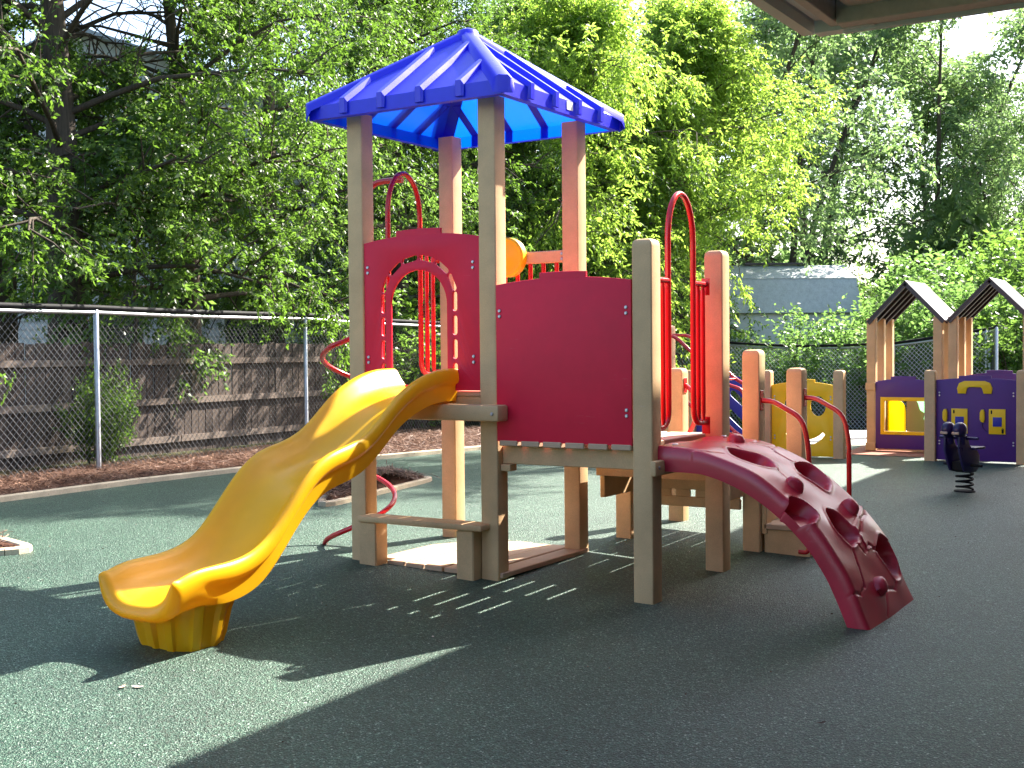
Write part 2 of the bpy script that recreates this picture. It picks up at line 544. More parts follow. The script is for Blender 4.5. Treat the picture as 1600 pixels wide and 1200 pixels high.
def fast_mesh(name, verts, faces, tint=None):
    """verts (n,3), faces (m,k) numpy"""
    me = bpy.data.meshes.new(name)
    n = len(verts); m_, k = faces.shape
    me.vertices.add(n); me.vertices.foreach_set('co', np.ascontiguousarray(verts, dtype=np.float32).ravel())
    me.loops.add(m_ * k); me.loops.foreach_set('vertex_index', np.ascontiguousarray(faces, dtype=np.int32).ravel())
    me.polygons.add(m_)
    me.polygons.foreach_set('loop_start', np.arange(0, m_ * k, k, dtype=np.int32))
    me.polygons.foreach_set('loop_total', np.full(m_, k, dtype=np.int32))
    if tint is not None:
        a = me.attributes.new('tint', 'FLOAT', 'POINT')
        a.data.foreach_set('value', np.ascontiguousarray(tint, dtype=np.float32))
    me.update(calc_edges=True)
    return me

def straw(name, P, rng, lo=.08, hi=.22, wid=.004):
    n = len(P)
    a = rng.uniform(0, 2 * np.pi, n); el = rng.normal(.1, .25, n)
    L = rng.uniform(lo, hi, n)
    d = np.c_[np.cos(a) * np.cos(el), np.sin(a) * np.cos(el), np.sin(el)]
    s = np.c_[-np.sin(a), np.cos(a), rng.normal(0, .3, n)] * wid
    A = P - d * L[:, None] / 2; B = P + d * L[:, None] / 2
    V = np.stack([A - s, A + s, B], 1).reshape(-1, 3)
    F = np.arange(3 * n).reshape(-1, 3)
    T = np.repeat(rng.uniform(0, 1, n), 3)
    me = fast_mesh(name, V, F, T)
    return props(link(name, me, M['straw']), kind='stuff')
n = 26000
yy = rng0.uniform(-1.5, 11.5, n); uu = rng0.uniform(-.03, 1, n)
x1 = np.array([curb_x(min(y, 10.6)) - .06 for y in yy]); x0 = np.array([fence_x(y) - .6 for y in yy])
xx = x1 + (x0 - x1) * uu
hh = .02 + .035 * np.sin(np.pi * np.minimum(1, np.maximum(uu, 0) * 1.15)) + rng0.uniform(0, .03, n)
straw('pine_straw', np.c_[xx, yy, gz(xx, yy) + hh], rng0)

def ribbon(name, pts, w, h, mat, z0=.0, parent=None):
    mb = MB()
    pts = [Vector((p[0], p[1], 0)) for p in pts]
    out = []
    for i, p in enumerate(pts):
        a = pts[max(0, i - 1)]; c = pts[min(len(pts) - 1, i + 1)]
        t_ = (c - a).normalized(); nn = Vector((-t_.y, t_.x, 0)) * w / 2
        zz = g(p.x, p.y)
        for q, dz in ((p - nn, -.05), (p - nn * .9, h - .008), (p - nn * .7, h), (p + nn * .7, h), (p + nn * .9, h - .008), (p + nn, -.05)):
            out.append((q.x, q.y, zz + dz + z0))
    fs = []
    for i in range(len(pts) - 1):
        for k in range(5):
            fs.append((i * 6 + k, i * 6 + k + 1, (i + 1) * 6 + k + 1, (i + 1) * 6 + k))
    fs.append(tuple(range(6))); fs.append(tuple((len(pts) - 1) * 6 + k for k in reversed(range(6))))
    mb.add(out, fs)
    return mb.build(name, mat, parent)
cp = []
for i in range(len(CURB) - 1):
    for k in range(8):
        u = k / 8
        cp.append((CURB[i][0] * (1 - u) + CURB[i + 1][0] * u, CURB[i][1] * (1 - u) + CURB[i + 1][1] * u))
cp.append(CURB[-1])
props(ribbon('bed_kerb', cp, .10, .055, M['curb']), kind='structure')

def island(tag_, corners, mound, nstraw, seed):
    rg = np.random.default_rng(seed)
    cs = [Vector((c[0], c[1], 0)) for c in corners]
    ce = sum(cs, Vector()) / len(cs)
    loop = []
    for i in range(len(cs)):
        a = cs[i]; b_ = cs[(i + 1) % len(cs)]; z_ = cs[i - 1]
        pa = a + (z_ - a) * .16; pb = a + (b_ - a) * .16
        for k in range(5):
            t_ = k / 4
            loop.append(pa * (1 - t_) ** 2 + a * 2 * t_ * (1 - t_) + pb * t_ * t_)
    vs = []; fs = []
    n_ = len(loop); R = 7
    for j in range(R + 1):
        u = j / R
        for p in loop:
            q = p * (1 - u) + ce * u
            vs.append((q.x, q.y, g(q.x, q.y) + .02 + mound * math.sin(u * math.pi / 2) ** .8 + .02 * math.sin(q.x * 17) * math.sin(q.y * 13) * min(1, u * 4)))
    for j in range(R):
        for i in range(n_):
            fs.append((j * n_ + i, j * n_ + (i + 1) % n_, (j + 1) * n_ + (i + 1) % n_, (j + 1) * n_ + i))
    me = bpy.data.meshes.new('mulch_island'); me.from_pydata(vs, [], fs); me.update()
    for p_ in me.polygons: p_.use_smooth = True
    props(link('mulch_island', me, M['mulch']), kind='structure')
    lp = loop + [loop[0], loop[1]]
    props(ribbon('island_kerb', [(p.x, p.y) for p in lp[:-1]], .09, .045, M['curb']), kind='structure')
    w = rg.dirichlet(np.ones(len(cs)), nstraw)
    P = w @ np.array([[c.x, c.y] for c in cs])
    dd = np.array([min((Vector((p[0], p[1], 0)) - q).length for q in loop) for p in P])
    P = P[dd > .06]; dd = dd[dd > .06]
    straw('pine_straw', np.c_[P[:, 0], P[:, 1], gz(P[:, 0], P[:, 1]) + .03 + mound * np.minimum(1, dd * 1.6) + rg.uniform(0, .04, len(P))], rg)
island('a', [(-3.0, 1.75), (-3.5, 4.2), (-4.25, 3.5)], .16, 5000, 8)
island('b', [(-3.22, -.98), (-4.4, -.70), (-5.0, -1.7), (-3.9, -2.0)], .10, 1500, 9)

# ------------------------------------------------------------------ play structure
s = .127
L = 1.055
ps = thing('play_structure', (-.1, .55, g(-.1, .55)), 'wood-toned play tower with blue hip roof, yellow slide and maroon climber', 'play structure')

def post(x, y, top, cap=True, parent=ps, sz=s, base=None, name='post', mat=None):
    """post whose front-right corner is (x, y); rounded edges and cushioned top"""
    x0, x1, y0, y1 = x - sz, x, y, y + sz
    cx, cy = (x0 + x1) / 2, (y0 + y1) / 2
    zb = (g(cx, cy) if base is None else base) - .03
    h = sz / 2; r = .010
    def ring(scale, z):
        hh = h * scale
        pts = []
        for (sx, sy, a0) in ((1, -1, -90), (1, 1, 0), (-1, 1, 90), (-1, -1, 180)):
            for k in range(4):
                a = rad(a0 + 90 * k / 3)
                pts.append((cx + sx * (hh - r) + r * math.cos(a), cy + sy * (hh - r) + r * math.sin(a), z))
        return pts
    rings = [ring(1, zb), ring(1, top - (.045 if cap else 0))]
    if cap:
        rings += [ring(.965, top - .024), ring(.86, top - .010), ring(.62, top - .002), ring(.25, top)]
    vs = sum(rings, []); n_ = 16; fs = []
    for j in range(len(rings) - 1):
        for i in range(n_):
            fs.append((j * n_ + i, j * n_ + (i + 1) % n_, (j + 1) * n_ + (i + 1) % n_, (j + 1) * n_ + i))
    fs.append(tuple((len(rings) - 1) * n_ + i for i in range(n_)))
    return MB().add(vs, fs).build(name, mat or M['lumber'], parent, 50)

XA, XB, XE = -L, 0.0, 1.066
for (x, y) in ((XA, 0), (XB, 0), (XA, L), (XB, L)):
    post(x, y, 3.03, cap=False)
post(XE, 0, 2.085); post(XE, L, 2.085)

# --- roof
RC = (-.59, .591); RH = .765; ZR = 2.985; ZE = 3.075; ZA = 3.60
roof_mb = MB()
cx, cy = RC
# sheet: four pitched faces subdivided, small flat top
def rp(sx, sy, k, z): return (cx + sx * RH * k, cy + sy * RH * k, z)
tk = .035
sides = [((-1, -1), (1, -1)), ((1, -1), (1, 1)), ((1, 1), (-1, 1)), ((-1, 1), (-1, -1))]
for (a, b_) in sides:
    roof_mb.add([rp(*a, 1, ZE), rp(*b_, 1, ZE), rp(*b_, tk, ZA), rp(*a, tk, ZA)], [(0, 1, 2, 3)])
    roof_mb.add([rp(*a, 1, ZR), rp(*b_, 1, ZR), rp(*b_, 1, ZE), rp(*a, 1, ZE)], [(0, 1, 2, 3)])
    roof_mb.add([rp(*a, 1, ZR), rp(*b_, 1, ZR), rp(*b_, .93, ZR), rp(*a, .93, ZR)], [(0, 3, 2, 1)])
roof_mb.add([rp(-1, -1, tk, ZA), rp(1, -1, tk, ZA), rp(1, 1, tk, ZA), rp(-1, 1, tk, ZA)], [(0, 1, 2, 3)])
roof = roof_mb.build('roof', M['roof_sheet'], ps)
props(roof, 'blue ribbed hip roof that glows cyan underneath')
slope = (ZA - ZE) / (RH * (1 - tk))
nl = math.sqrt(1 + slope ** 2)
for si, (a, b_) in enumerate(sides):
    d = Vector((b_[0] - a[0], b_[1] - a[1], 0)) / 2
    nout = Vector(((a[0] + b_[0]) / 2, (a[1] + b_[1]) / 2, 0))
    fn = (nout * slope + Vector((0, 0, 1))).normalized()
    for k in range(4):
        u = -.6 + .4 * k                   # along eave
        p0 = Vector((cx, cy, ZE)) + nout * RH + d * RH * u
        runl = RH * (1 - abs(u)) - .05
        p1 = p0 - nout * runl + Vector((0, 0, runl * slope))
        hw, tw, hh = .032, .020, .028
        vs = []
        for (p, e) in ((p0 + nout * .012, 0), (p1, 1)):
            vs += [p - d * hw - fn * .004, p - d * tw + fn * hh, p + d * tw + fn * hh, p + d * hw - fn * .004]
        # front face folds down over the eave
        q = p0 + nout * .014
        lo = Vector((0, 0, ZR - ZE + .016))
        vs += [q - d * hw + lo, q - d * tw + nout * .012 + lo, q + d * tw + nout * .012 + lo, q + d * hw + lo]
        vs += [p0 - d * hw * .9 + nout * .002 + lo, p0 + d * hw * .9 + nout * .002 + lo]
        fs = [(0, 1, 5, 4), (1, 2, 6, 5), (2, 3, 7, 6), (4, 5, 6, 7), (8, 9, 1, 0), (9, 10, 2, 1), (10, 11, 3, 2), (8, 12, 13, 11, 10, 9)]
        MB().add(vs, fs).build('roof_rib', M['roof_rib'], roof)
for (sx, sy) in ((1, -1), (1, 1), (-1, 1), (-1, -1)):
    e0 = Vector((cx + sx * (RH + .004), cy + sy * (RH + .004), ZE - .012)); e1 = Vector((cx, cy, ZA + .005))
    side = Vector((-sy, sx, 0)).normalized() if True else None
    side = Vector((sx, -sy, 0)).normalized() if False else Vector((-sy * sx * sx, sx * sy * sy, 0)).normalized()
    upn = (e1 - e0).cross(side).normalized()
    if upn.z < 0: upn = -upn
    vs = []
    for p, w in ((e0, 1.0), (e1, .9)):
        for (a_, h_) in ((-.075, -.03), (-.060, .012), (-.03, .034), (.03, .034), (.060, .012), (.075, -.03)):
            vs.append(p + side * a_ * w + upn * h_)
    n0 = len(vs)
    out_ = Vector((sx, sy, 0)).normalized()
    for (a_, h_) in ((-.075, -.03), (-.060, .012), (-.03, .034), (.03, .034), (.060, .012), (.075, -.03)):
        q = e0 + side * a_ * .92 + out_ * .012; q.z = ZR + .002
        vs.append(q)
    fs = [(k, k + 1, 6 + k + 1, 6 + k) for k in range(5)] + [(12 + k, 12 + k + 1, k + 1, k) for k in range(5)] + [(12, 13, 14, 15, 16, 17)]
    MB().add(vs, fs).build('hip_ridge', M['roof_rib'], roof, 50)
capm = MB()
capm.tube([(cx, cy, ZA - .02), (cx, cy, ZA + .028), (cx, cy, ZA + .046)], [.085, .070, .03], 12)
capm.build('roof_cap', M['roof_rib'], roof, 60)
MB().box(cx + RH + .0015, cx + RH + .004, cy + .01, cy + .09, ZR + .03, ZR + .085, 0).build('sticker', M['sticker'], roof)

# --- arch panel between posts A and B
def arch_outline(x0, x1, z0, zs, ztop, xs0, xs1, step=.034):
    """panel with a shallow arched top and a raised centre step"""
    c = (x0 + x1) / 2; w = (x1 - x0) / 2
    f = lambda x: zs + (ztop - zs) * (1 - ((x - c) / w) ** 2)
    pts = [(x0, z0), (x1, z0)]
    for i in range(8): 
        x = x1 + (xs1 - x1) * i / 7; pts.append((x, f(x)))
    for i in range(9):
        x = xs1 + (xs0 - xs1) * i / 8; pts.append((x, f(x) + step))
    for i in range(8):
        x = xs0 + (x0 - xs0) * i / 7; pts.append((x, f(x)))
    return pts
pc = -.608
outer = arch_outline(-1.053, -.129, 1.192, 2.165, 2.205, -.785, -.425)
hole = [(pc - .226, 1.194 + .03), (pc + .226, 1.194 + .03)] + arc(pc, 1.745, .226, 0, 180, 20)
slots = []
for k in range(4):
    z0 = 1.235 + .152 * k if k else 1.235
    for sx in (-1, 1):
        x = pc + sx * .288
        slots.append(capsule((x, z0 + .024), (x, z0 + .114), .0175))
for k in range(6):
    a0 = 9 + 27.5 * k; 
    am = a0 + 12
    p = (pc + .290 * math.cos(rad(a0 + 3)), 1.79 + .262 * math.sin(rad(a0 + 3))); q = (pc + .290 * math.cos(rad(a0 + 21)), 1.79 + .262 * math.sin(rad(a0 + 21)))
    slots.append(capsule(p, q, .0175))
ap = flat('arch_panel', [outer, hole] + slots, M['red_sheet'], ps, XZ(.022), .020)
props(ap, 'red panel with an arched opening framed by small slots')
bolts(ap, [(x, .011, z + dz) for x in (-1.022, -.178) for z in (1.372, 1.968) for dz in (0, .036)])
sp = flat('solid_panel', [arch_outline(.004, .937, .880, 1.850, 1.882, .318, .640)], M['red_sheet'], ps, XZ(.004), .020)
props(sp, 'solid red panel with a stepped arched top')
bolts(sp, [(x, -.007, z + dz) for x in (.030, .905) for z in (1.055, 1.655) for dz in (0, .034)])

# --- decks
def planks(parent, x0, x1, y0, y1, z1, n_, gap=.014, th=.035, name='deck_plank', mat=None, along='Y'):
    w = (x1 - x0 - gap * (n_ - 1)) / n_
    for i in range(n_):
        a = x0 + i * (w + gap)
        rr = random.Random(i * 7 + int(z1 * 100))
        MB().box(a, a + w, y0 + rr.uniform(-.002, .002), y1, z1 - th - rr.uniform(0, .002), z1 - rr.uniform(0, .0015), .005).build(name, mat or M['plank'], parent)
# lower deck
planks(ps, .022, .934, -.012, 1.17, .887, 6, gap=.026)
MB().box(-.020, .017, .132, 1.05, .855, .886, .003).build('deck_plank', M['plank'], ps)
for y in (.06, .55, 1.04):
    MB().box(.0, .938, y, y + .04, .735, .849, .004).build('deck_beam', M['lumber'], ps)
MB().box(.003, .075, .03, .11, .69, .733, .004).build('deck_bracket', M['lumber'], ps)
MB().box(.90, .938, .13, 1.05, .72, .848, .004).build('deck_beam', M['lumber'], ps)
# upper deck
planks(ps, -1.052, -.130, .135, 1.05, 1.190, 6, gap=.012)
planks(ps, -1.054, -.129, .034, .125, 1.190, 1)
for y in (.04, .55, 1.06):
    MB().box(-1.052, -.130, y, y + .04, 1.03, 1.152, .004).build('deck_beam', M['lumber'], ps)
# riser between the decks
MB().box(-.060, -.022, .13, 1.05, .90, 1.186, .005).build('deck_riser', M['lumber'], ps)
MB().box(-.1285, -.0625, .132, 1.05, 1.155, 1.190, .004).build('deck_plank', M['plank'], ps)
# slide ledge beam
MB().box(-1.235, .087, -.125, -.003, 1.008, 1.108, .014, 2).build('slide_ledge', M['lumber'], ps, 40)
bolts(ps, [(.045, -.128, 1.055)])
# ground platform under the tower
zp = .050
w0 = -1.05
for i in range(7):
    a = -1.052 + i * .155
    MB().box(a, a + .142, .02 if i else .13, 1.15, zp - .035, zp + .004 * (i % 2) - .002, .005).build('platform_plank', M['plank'], ps)
# bench between the tower legs
MB().box(-1.045, -.06, -.105, .055, .318, .358, .010, 2).build('bench_seat', M['lumber'], ps, 40)
MB().box(-1.050, -.905, -.085, .045, g(-1, 0) - .02, .316, .008).build('bench_leg', M['lumber'], ps)
MB().box(-.262, -.132, -.085, .045, g(-.2, 0) - .02, .316, .008).build('bench_leg', M['lumber'], ps)

# --- slide
rim = np.array([(.03, 1.333), (-.10, 1.333), (-.20, 1.326), (-.30, 1.304), (-.40, 1.273), (-.50, 1.233), (-.60, 1.178), (-.70, 1.100), (-.80, 1.026), (-.90, .966), (-1.0, .930), (-1.1, .910), (-1.2, .892), (-1.3, .854), (-1.4, .783),
                (-1.5, .687), (-1.6, .581), (-1.7, .487), (-1.8, .431), (-1.9, .405), (-2.0, .397), (-2.1, .395), (-2.2, .394), (-2.27, .383), (-2.32, .362)])
def catmull(P, m):
    P = np.asarray(P, float)
    d = np.r_[0, np.cumsum(np.linalg.norm(np.diff(P, axis=0), axis=1))]
    tt = np.linspace(0, d[-1], m)
    out = np.stack([np.interp(tt, d, P[:, k]) for k in range(P.shape[1])], 1)
    for _ in range(14):
        o2 = out.copy(); o2[1:-1] = .25 * out[:-2] + .5 * out[1:-1] + .25 * out[2:]; out = o2
    return out
st = catmull(rim, 110)
s_in = np.array([(0, -.142), (.04, -.141), (.08, -.138), (.112, -.131), (.140, -.119), (.164, -.101), (.184, -.079), (.200, -.055), (.214, -.033), (.227, -.015), (.240, -.004), (.250, .000), (.257, .000)])
s_out = np.array([(0, -.176), (.08, -.176), (.16, -.176), (.215, -.184), (.232, -.206), (.246, -.206), (.251, -.170), (.254, -.118), (.258, -.101), (.274, -.092), (.283, -.074), (.281, -.036), (.270, -.010)])
e_out = np.array([(0, -.226), (.06, -.225), (.12, -.221), (.165, -.208), (.205, -.192), (.235, -.168), (.258, -.136), (.270, -.105), (.277, -.078), (.279, -.055), (.277, -.036), (.272, -.020), (.262, -.006)])
K_ = len(s_in)
def ring_of(a_in, a_out):
    R_ = [tuple(p) for p in a_in] + [tuple(p) for p in a_out[::-1]]
    L_ = [(-u, w) for (u, w) in R_[1:-1]]
    return R_ + L_[::-1]
XS = -.575
vs = []; fs = []
ns_ = len(st)
rings_ = []
for j, (y, z) in enumerate(st):
    k = min(1, max(0, (y + 1.98) / (-.30)))
    k = k * k * (3 - 2 * k)
    rings_.append((y, z, ring_of(s_in, s_out * (1 - k) + e_out * k)))
ye, ze = st[-1]
midl = (s_in + e_out) / 2
for q in range(1, 9):
    a = rad(90 * q / 8)
    ca = max(.04, math.cos(a))
    rings_.append((ye - .048 * math.sin(a), ze - .012 * (1 - ca), ring_of(midl + (s_in - midl) * ca, midl + (e_out - midl) * ca)))
nsec = len(rings_[0][2])
for (y, z, rg_) in rings_:
    for (u, w) in rg_: vs.append((XS + u, y, z + w))
for j in range(len(rings_) - 1):
    for i in range(nsec):
        i2 = (i + 1) % nsec
        fs.append((j * nsec + i, j * nsec + i2, (j + 1) * nsec + i2, (j + 1) * nsec + i))
for j in (0, len(rings_) - 1):
    Rg = list(range(2 * K_)); Lg = [0] + [nsec - 1 - i for i in range(2 * K_ - 2)] + [2 * K_ - 1]
    for sd_ in (Rg, Lg):
        for q in range(K_ - 1):
            fs.append((j * nsec + sd_[q], j * nsec + sd_[q + 1], j * nsec + sd_[2 * K_ - 2 - q], j * nsec + sd_[2 * K_ - 1 - q]))
sm = bpy.data.meshes.new('slide')
o_ = origin(ps)
sm.from_pydata([(v[0] - o_.x, v[1] - o_.y, v[2] - o_.z) for v in vs], [], fs)
bm = bmesh.new(); bm.from_mesh(sm); bmesh.ops.remove_doubles(bm, verts=bm.verts, dist=1e-5); bmesh.ops.recalc_face_normals(bm, faces=bm.faces); bm.to_mesh(sm); bm.free()
smooth_by_angle(sm, 55)
slide = link('slide', sm, M['yellow'], ps)
props(slide, 'bright yellow moulded wave slide')
# fluted foot under the exit
fc = Vector((-.595, -2.05, 0))
rings = []
NF = 96
def foot_ring(k, z, fl):
    pts = []
    for i in range(NF):
        a = 2 * math.pi * i / NF
        ca, sa = math.cos(a), math.sin(a)
        n_ = 3.2
        r_ = (abs(ca / .215) ** n_ + abs(sa / .178) ** n_) ** (-1 / n_)
        ph = (a / (2 * math.pi) * 10) % 1
        flute = fl * (1 if .12 < ph < .50 else 0)
        # soften the flute edges
        e_ = min(abs(ph - .12), abs(ph - .50))
        rr = (r_ + flute) * k
        pts.append((fc.x + rr * ca, fc.y + rr * sa, z))
    return pts
zf = g(-.6, -2.1)
rings = [foot_ring(.84, zf - .02, .012), foot_ring(.86, zf + .012, .020), foot_ring(.90, zf + .05, .024), foot_ring(1.0, zf + .16, .024), foot_ring(1.12, zf + .225, .018), foot_ring(1.17, zf + .245, .0)]
fv = sum(rings, []); ff = []
for j in range(len(rings) - 1):
    for i in range(NF):
        ff.append((j * NF + i, j * NF + (i + 1) % NF, (j + 1) * NF + (i + 1) % NF, (j + 1) * NF + i))
ff.append(tuple((len(rings) - 1) * NF + i for i in range(NF)))
MB().add(fv, ff).build('slide_foot', M['yellow'], slide, 45)

# --- rock arch climber
prof = np.array([(1.062, .886), (1.116, .885), (1.19, .879), (1.35, .860), (1.5, .818), (1.654, .750), (1.80, .657), (1.947, .532), (2.07, .402), (2.175, .238), (2.243, .088), (2.305, -.065)])
dist = np.r_[0, np.cumsum(np.hypot(*np.diff(prof, axis=0).T))]
NS, NY = 200, 116
ss = np.linspace(0, dist[-1], NS)
px_ = np.interp(ss, dist, prof[:, 0]); pz_ = np.interp(ss, dist, prof[:, 1])
for _ in range(60):
    a = px_.copy(); b2 = pz_.copy()
    px_[1:-1] = .25 * a[:-2] + .5 * a[1:-1] + .25 * a[2:]; pz_[1:-1] = .25 * b2[:-2] + .5 * b2[1:-1] + .25 * b2[2:]
tx = np.gradient(px_); tz = np.gradient(pz_); tl = np.hypot(tx, tz)
nx_, nz_ = -tz / tl, tx / tl
Y0c, Y1c = .075, .985
yy_ = np.linspace(Y0c, Y1c, NY)
SS, YY = np.meshgrid(ss, yy_, indexing='ij')
D_ = np.zeros_like(SS)
def sstep(a, b_, x):
    t_ = np.clip((x - a) / (b_ - a), 0, 1); return t_ * t_ * (3 - 2 * t_)
rngc = np.random.default_rng(11)
# gentle rocky undulation
for k in range(9):
    kx, ky = rngc.normal(0, 9, 2); ph = rngc.uniform(0, 6.28)
    D_ += .0022 * np.sin(kx * SS + ky * YY + ph)
pock = [((.368, .285), (.585, .430), .130), ((.630, .745), (.845, .815), .150), ((.862, .120), (1.018, .165), .100), ((1.015, .405), (1.228, .465), .135), ((1.270, .800), (1.500, .870), .132)]
for (p, q, hw_) in pock:
    c_ = ((p[0] + q[0]) / 2, (p[1] + q[1]) / 2)
    dx, dy = q[0] - p[0], q[1] - p[1]; ln = math.hypot(dx, dy)
    ux, uy = dx / ln, dy / ln
    A = ((SS - c_[0]) * ux + (YY - c_[1]) * uy) / (ln / 2 + .012)
    B = (-(SS - c_[0]) * uy + (YY - c_[1]) * ux) / hw_
    ang = np.arctan2(B, A)
    rr = (np.abs(A) ** 2.4 + np.abs(B) ** 2.4) ** (1 / 2.4) * (1 + .05 * np.sin(3 * ang + p[0] * 9) + .035 * np.sin(5 * ang + p[1] * 20))
    dep = .088 * (1 - sstep(.80, 1.02, rr)) * (1.0 - .45 * np.clip(A, -1, 1))
    D_ -= dep
    D_ += .006 * np.exp(-((rr - 1.08) / .07) ** 2)
def groove(pts, w, h):
    global D_
    for i in range(len(pts) - 1):
        a = np.array(pts[i]); b_ = np.array(pts[i + 1]); v = b_ - a
        t_ = np.clip(((SS - a[0]) * v[0] + (YY - a[1]) * v[1]) / (v @ v), 0, 1)
        dd = np.hypot(SS - a[0] - t_ * v[0], YY - a[1] - t_ * v[1])
        D_ += h * np.exp(-(dd / w) ** 2)
cr_all = [[(.20, .075), (.30, .13), (.36, .20)], [(.585, .43), (.68, .37), (.75, .34)], [(.70, .985), (.76, .965), (.79, .93)], [(1.05, 1.0), (1.10, .90), (1.12, .75), (1.18, .62), (1.20, .56)],
          [(1.22, .45), (1.30, .50), (1.27, .62), (1.34, .72)], [(1.24, .36), (1.34, .31), (1.46, .25), (1.49, .16), (1.47, .08)], [(1.5, .80), (1.56, .70), (1.53, .56), (1.66, .40)],
          [(.20, .6), (.30, .56), (.37, .49)], [(.31, .75), (.42, .82), (.47, .78), (.60, .79)], [(.42, .82), (.40, .99)], [(.27, .99), (.30, .86)]]
for c_ in cr_all: groove(c_, .0075, -.009)
# facet steps: one side of some cracks sits higher
D_ += .010 * sstep(-.006, .006, SS - (1.13 + .25 * (.62 - YY))) * (YY > .56) * (YY < 1.0) * (SS < 1.3)
edge = np.minimum(YY - Y0c, Y1c - YY)
D_ -= .012 * np.clip(1 - edge / .02, 0, 1) ** 2
V = np.stack([px_[:, None] + nx_[:, None] * D_, YY, pz_[:, None] + nz_[:, None] * D_], -1).reshape(-1, 3)
idx = np.arange(NS * NY).reshape(NS, NY)
F = np.stack([idx[:-1, :-1], idx[1:, :-1], idx[1:, 1:], idx[:-1, 1:]], -1).reshape(-1, 4)
vs = [tuple(v) for v in V]; fs = [tuple(f) for f in F]
TH = np.interp(ss, [0, .1, .3, .9, dist[-1]], [.155, .150, .132, .120, .120])
for side_, col, yin in ((0, 0, .018), (1, NY - 1, -.018)):
    base_ = len(vs)
    for i in range(NS):
        y_ = yy_[col]
        vs.append((px_[i] - nx_[i] * TH[i] * .55, y_ - (.004 if side_ == 0 else -.004), pz_[i] - nz_[i] * TH[i] * .55))
        vs.append((px_[i] - nx_[i] * TH[i], y_ + yin * .2, pz_[i] - nz_[i] * TH[i]))
        vs.append((px_[i] - nx_[i] * TH[i], y_ + yin * 2.2, pz_[i] - nz_[i] * TH[i]))
    for i in range(NS - 1):
        a0, a1 = int(idx[i, col]), int(idx[i + 1, col])
        b0, b1 = base_ + 3 * i, base_ + 3 * i + 3
        qs = [(a0, b0, b1, a1), (b0, b0 + 1, b1 + 1, b1), (b0 + 1, b0 + 2, b1 + 2, b1 + 1)]
        if side_: qs = [tuple(reversed(q)) for q in qs]
        fs += qs
    if side_ == 0: nb_ = base_
    else: fb_ = base_
for i in range(NS - 1):   # underside skin
    fs.append((nb_ + 3 * i + 2, fb_ + 3 * i + 2, fb_ + 3 * i + 5, nb_ + 3 * i + 5))
fs.append(tuple([int(idx[0, j]) for j in range(NY)] + [fb_, fb_ + 1, fb_ + 2, nb_ + 2, nb_ + 1, nb_]))
cm = bpy.data.meshes.new('climber')
cm.from_pydata([(v[0] - o_.x, v[1] - o_.y, v[2] - o_.z) for v in vs], [], fs)
bm = bmesh.new(); bm.from_mesh(cm); bmesh.ops.recalc_face_normals(bm, faces=bm.faces); bm.to_mesh(cm); bm.free()
smooth_by_angle(cm, 48)
climber = link('climber', cm, M['maroon'], ps)
props(climber, 'maroon arched rock climber with hollow footholds')
def on_arch(s_, y_):
    return Vector((np.interp(s_, ss, px_), y_, np.interp(s_, ss, pz_))), Vector((np.interp(s_, ss, nx_), 0, np.interp(s_, ss, nz_)))
for q, (s_, y_) in enumerate(((.235, .71), (.785, .325), (1.035, .765), (1.505, .45))):
    p, n_ = on_arch(s_, y_)
    rr = random.Random(q)
    tdir = Vector((n_.z, 0, -n_.x))
    k_ = MB()
    vs = []
    NR = 9
    for (rad_, h_, sh) in ((.056, -.012, 0), (.050, .018, .004), (.040, .040, .006), (.026, .050, .008), (.010, .053, .008)):
        for i in range(NR):
            a = 2 * math.pi * i / NR
            r_ = rad_ * (1 + .08 * math.sin(2 * a + q) + .05 * math.sin(3 * a + q * 2))
            vs.append(p + n_ * h_ + tdir * (r_ * math.cos(a) * 1.05 - sh) + Vector((0, 1, 0)) * r_ * math.sin(a))
    fs = []
    for j in range(4):
        for i in range(NR): fs.append((j * NR + i, j * NR + (i + 1) % NR, (j + 1) * NR + (i + 1) % NR, (j + 1) * NR + i))
    fs.append(tuple(4 * NR + i for i in range(NR)))
    k_.add(vs, fs).build('hand_hold', M['maroon'], climber, 42)
for y_ in (.16, .90):
    p, n_ = on_arch(.075, y_)
    o = link('bolt', BOLT, M['steel'], climber, p + Vector((0, 0, .002))); o.rotation_euler = (rad(-90), 0, 0)
    o.scale = (1.7, 1.0, 1.7)
# bracket beam that carries the climber head
MB().box(1.070, 1.108, -.045, 1.10, .712, .800, .010, 2).build('climber_bracket', M['lumber'], ps, 40)
o = link('bolt', BOLT, M['steel'], ps, (1.109, .0, .76)); o.rotation_euler.z = rad(90)

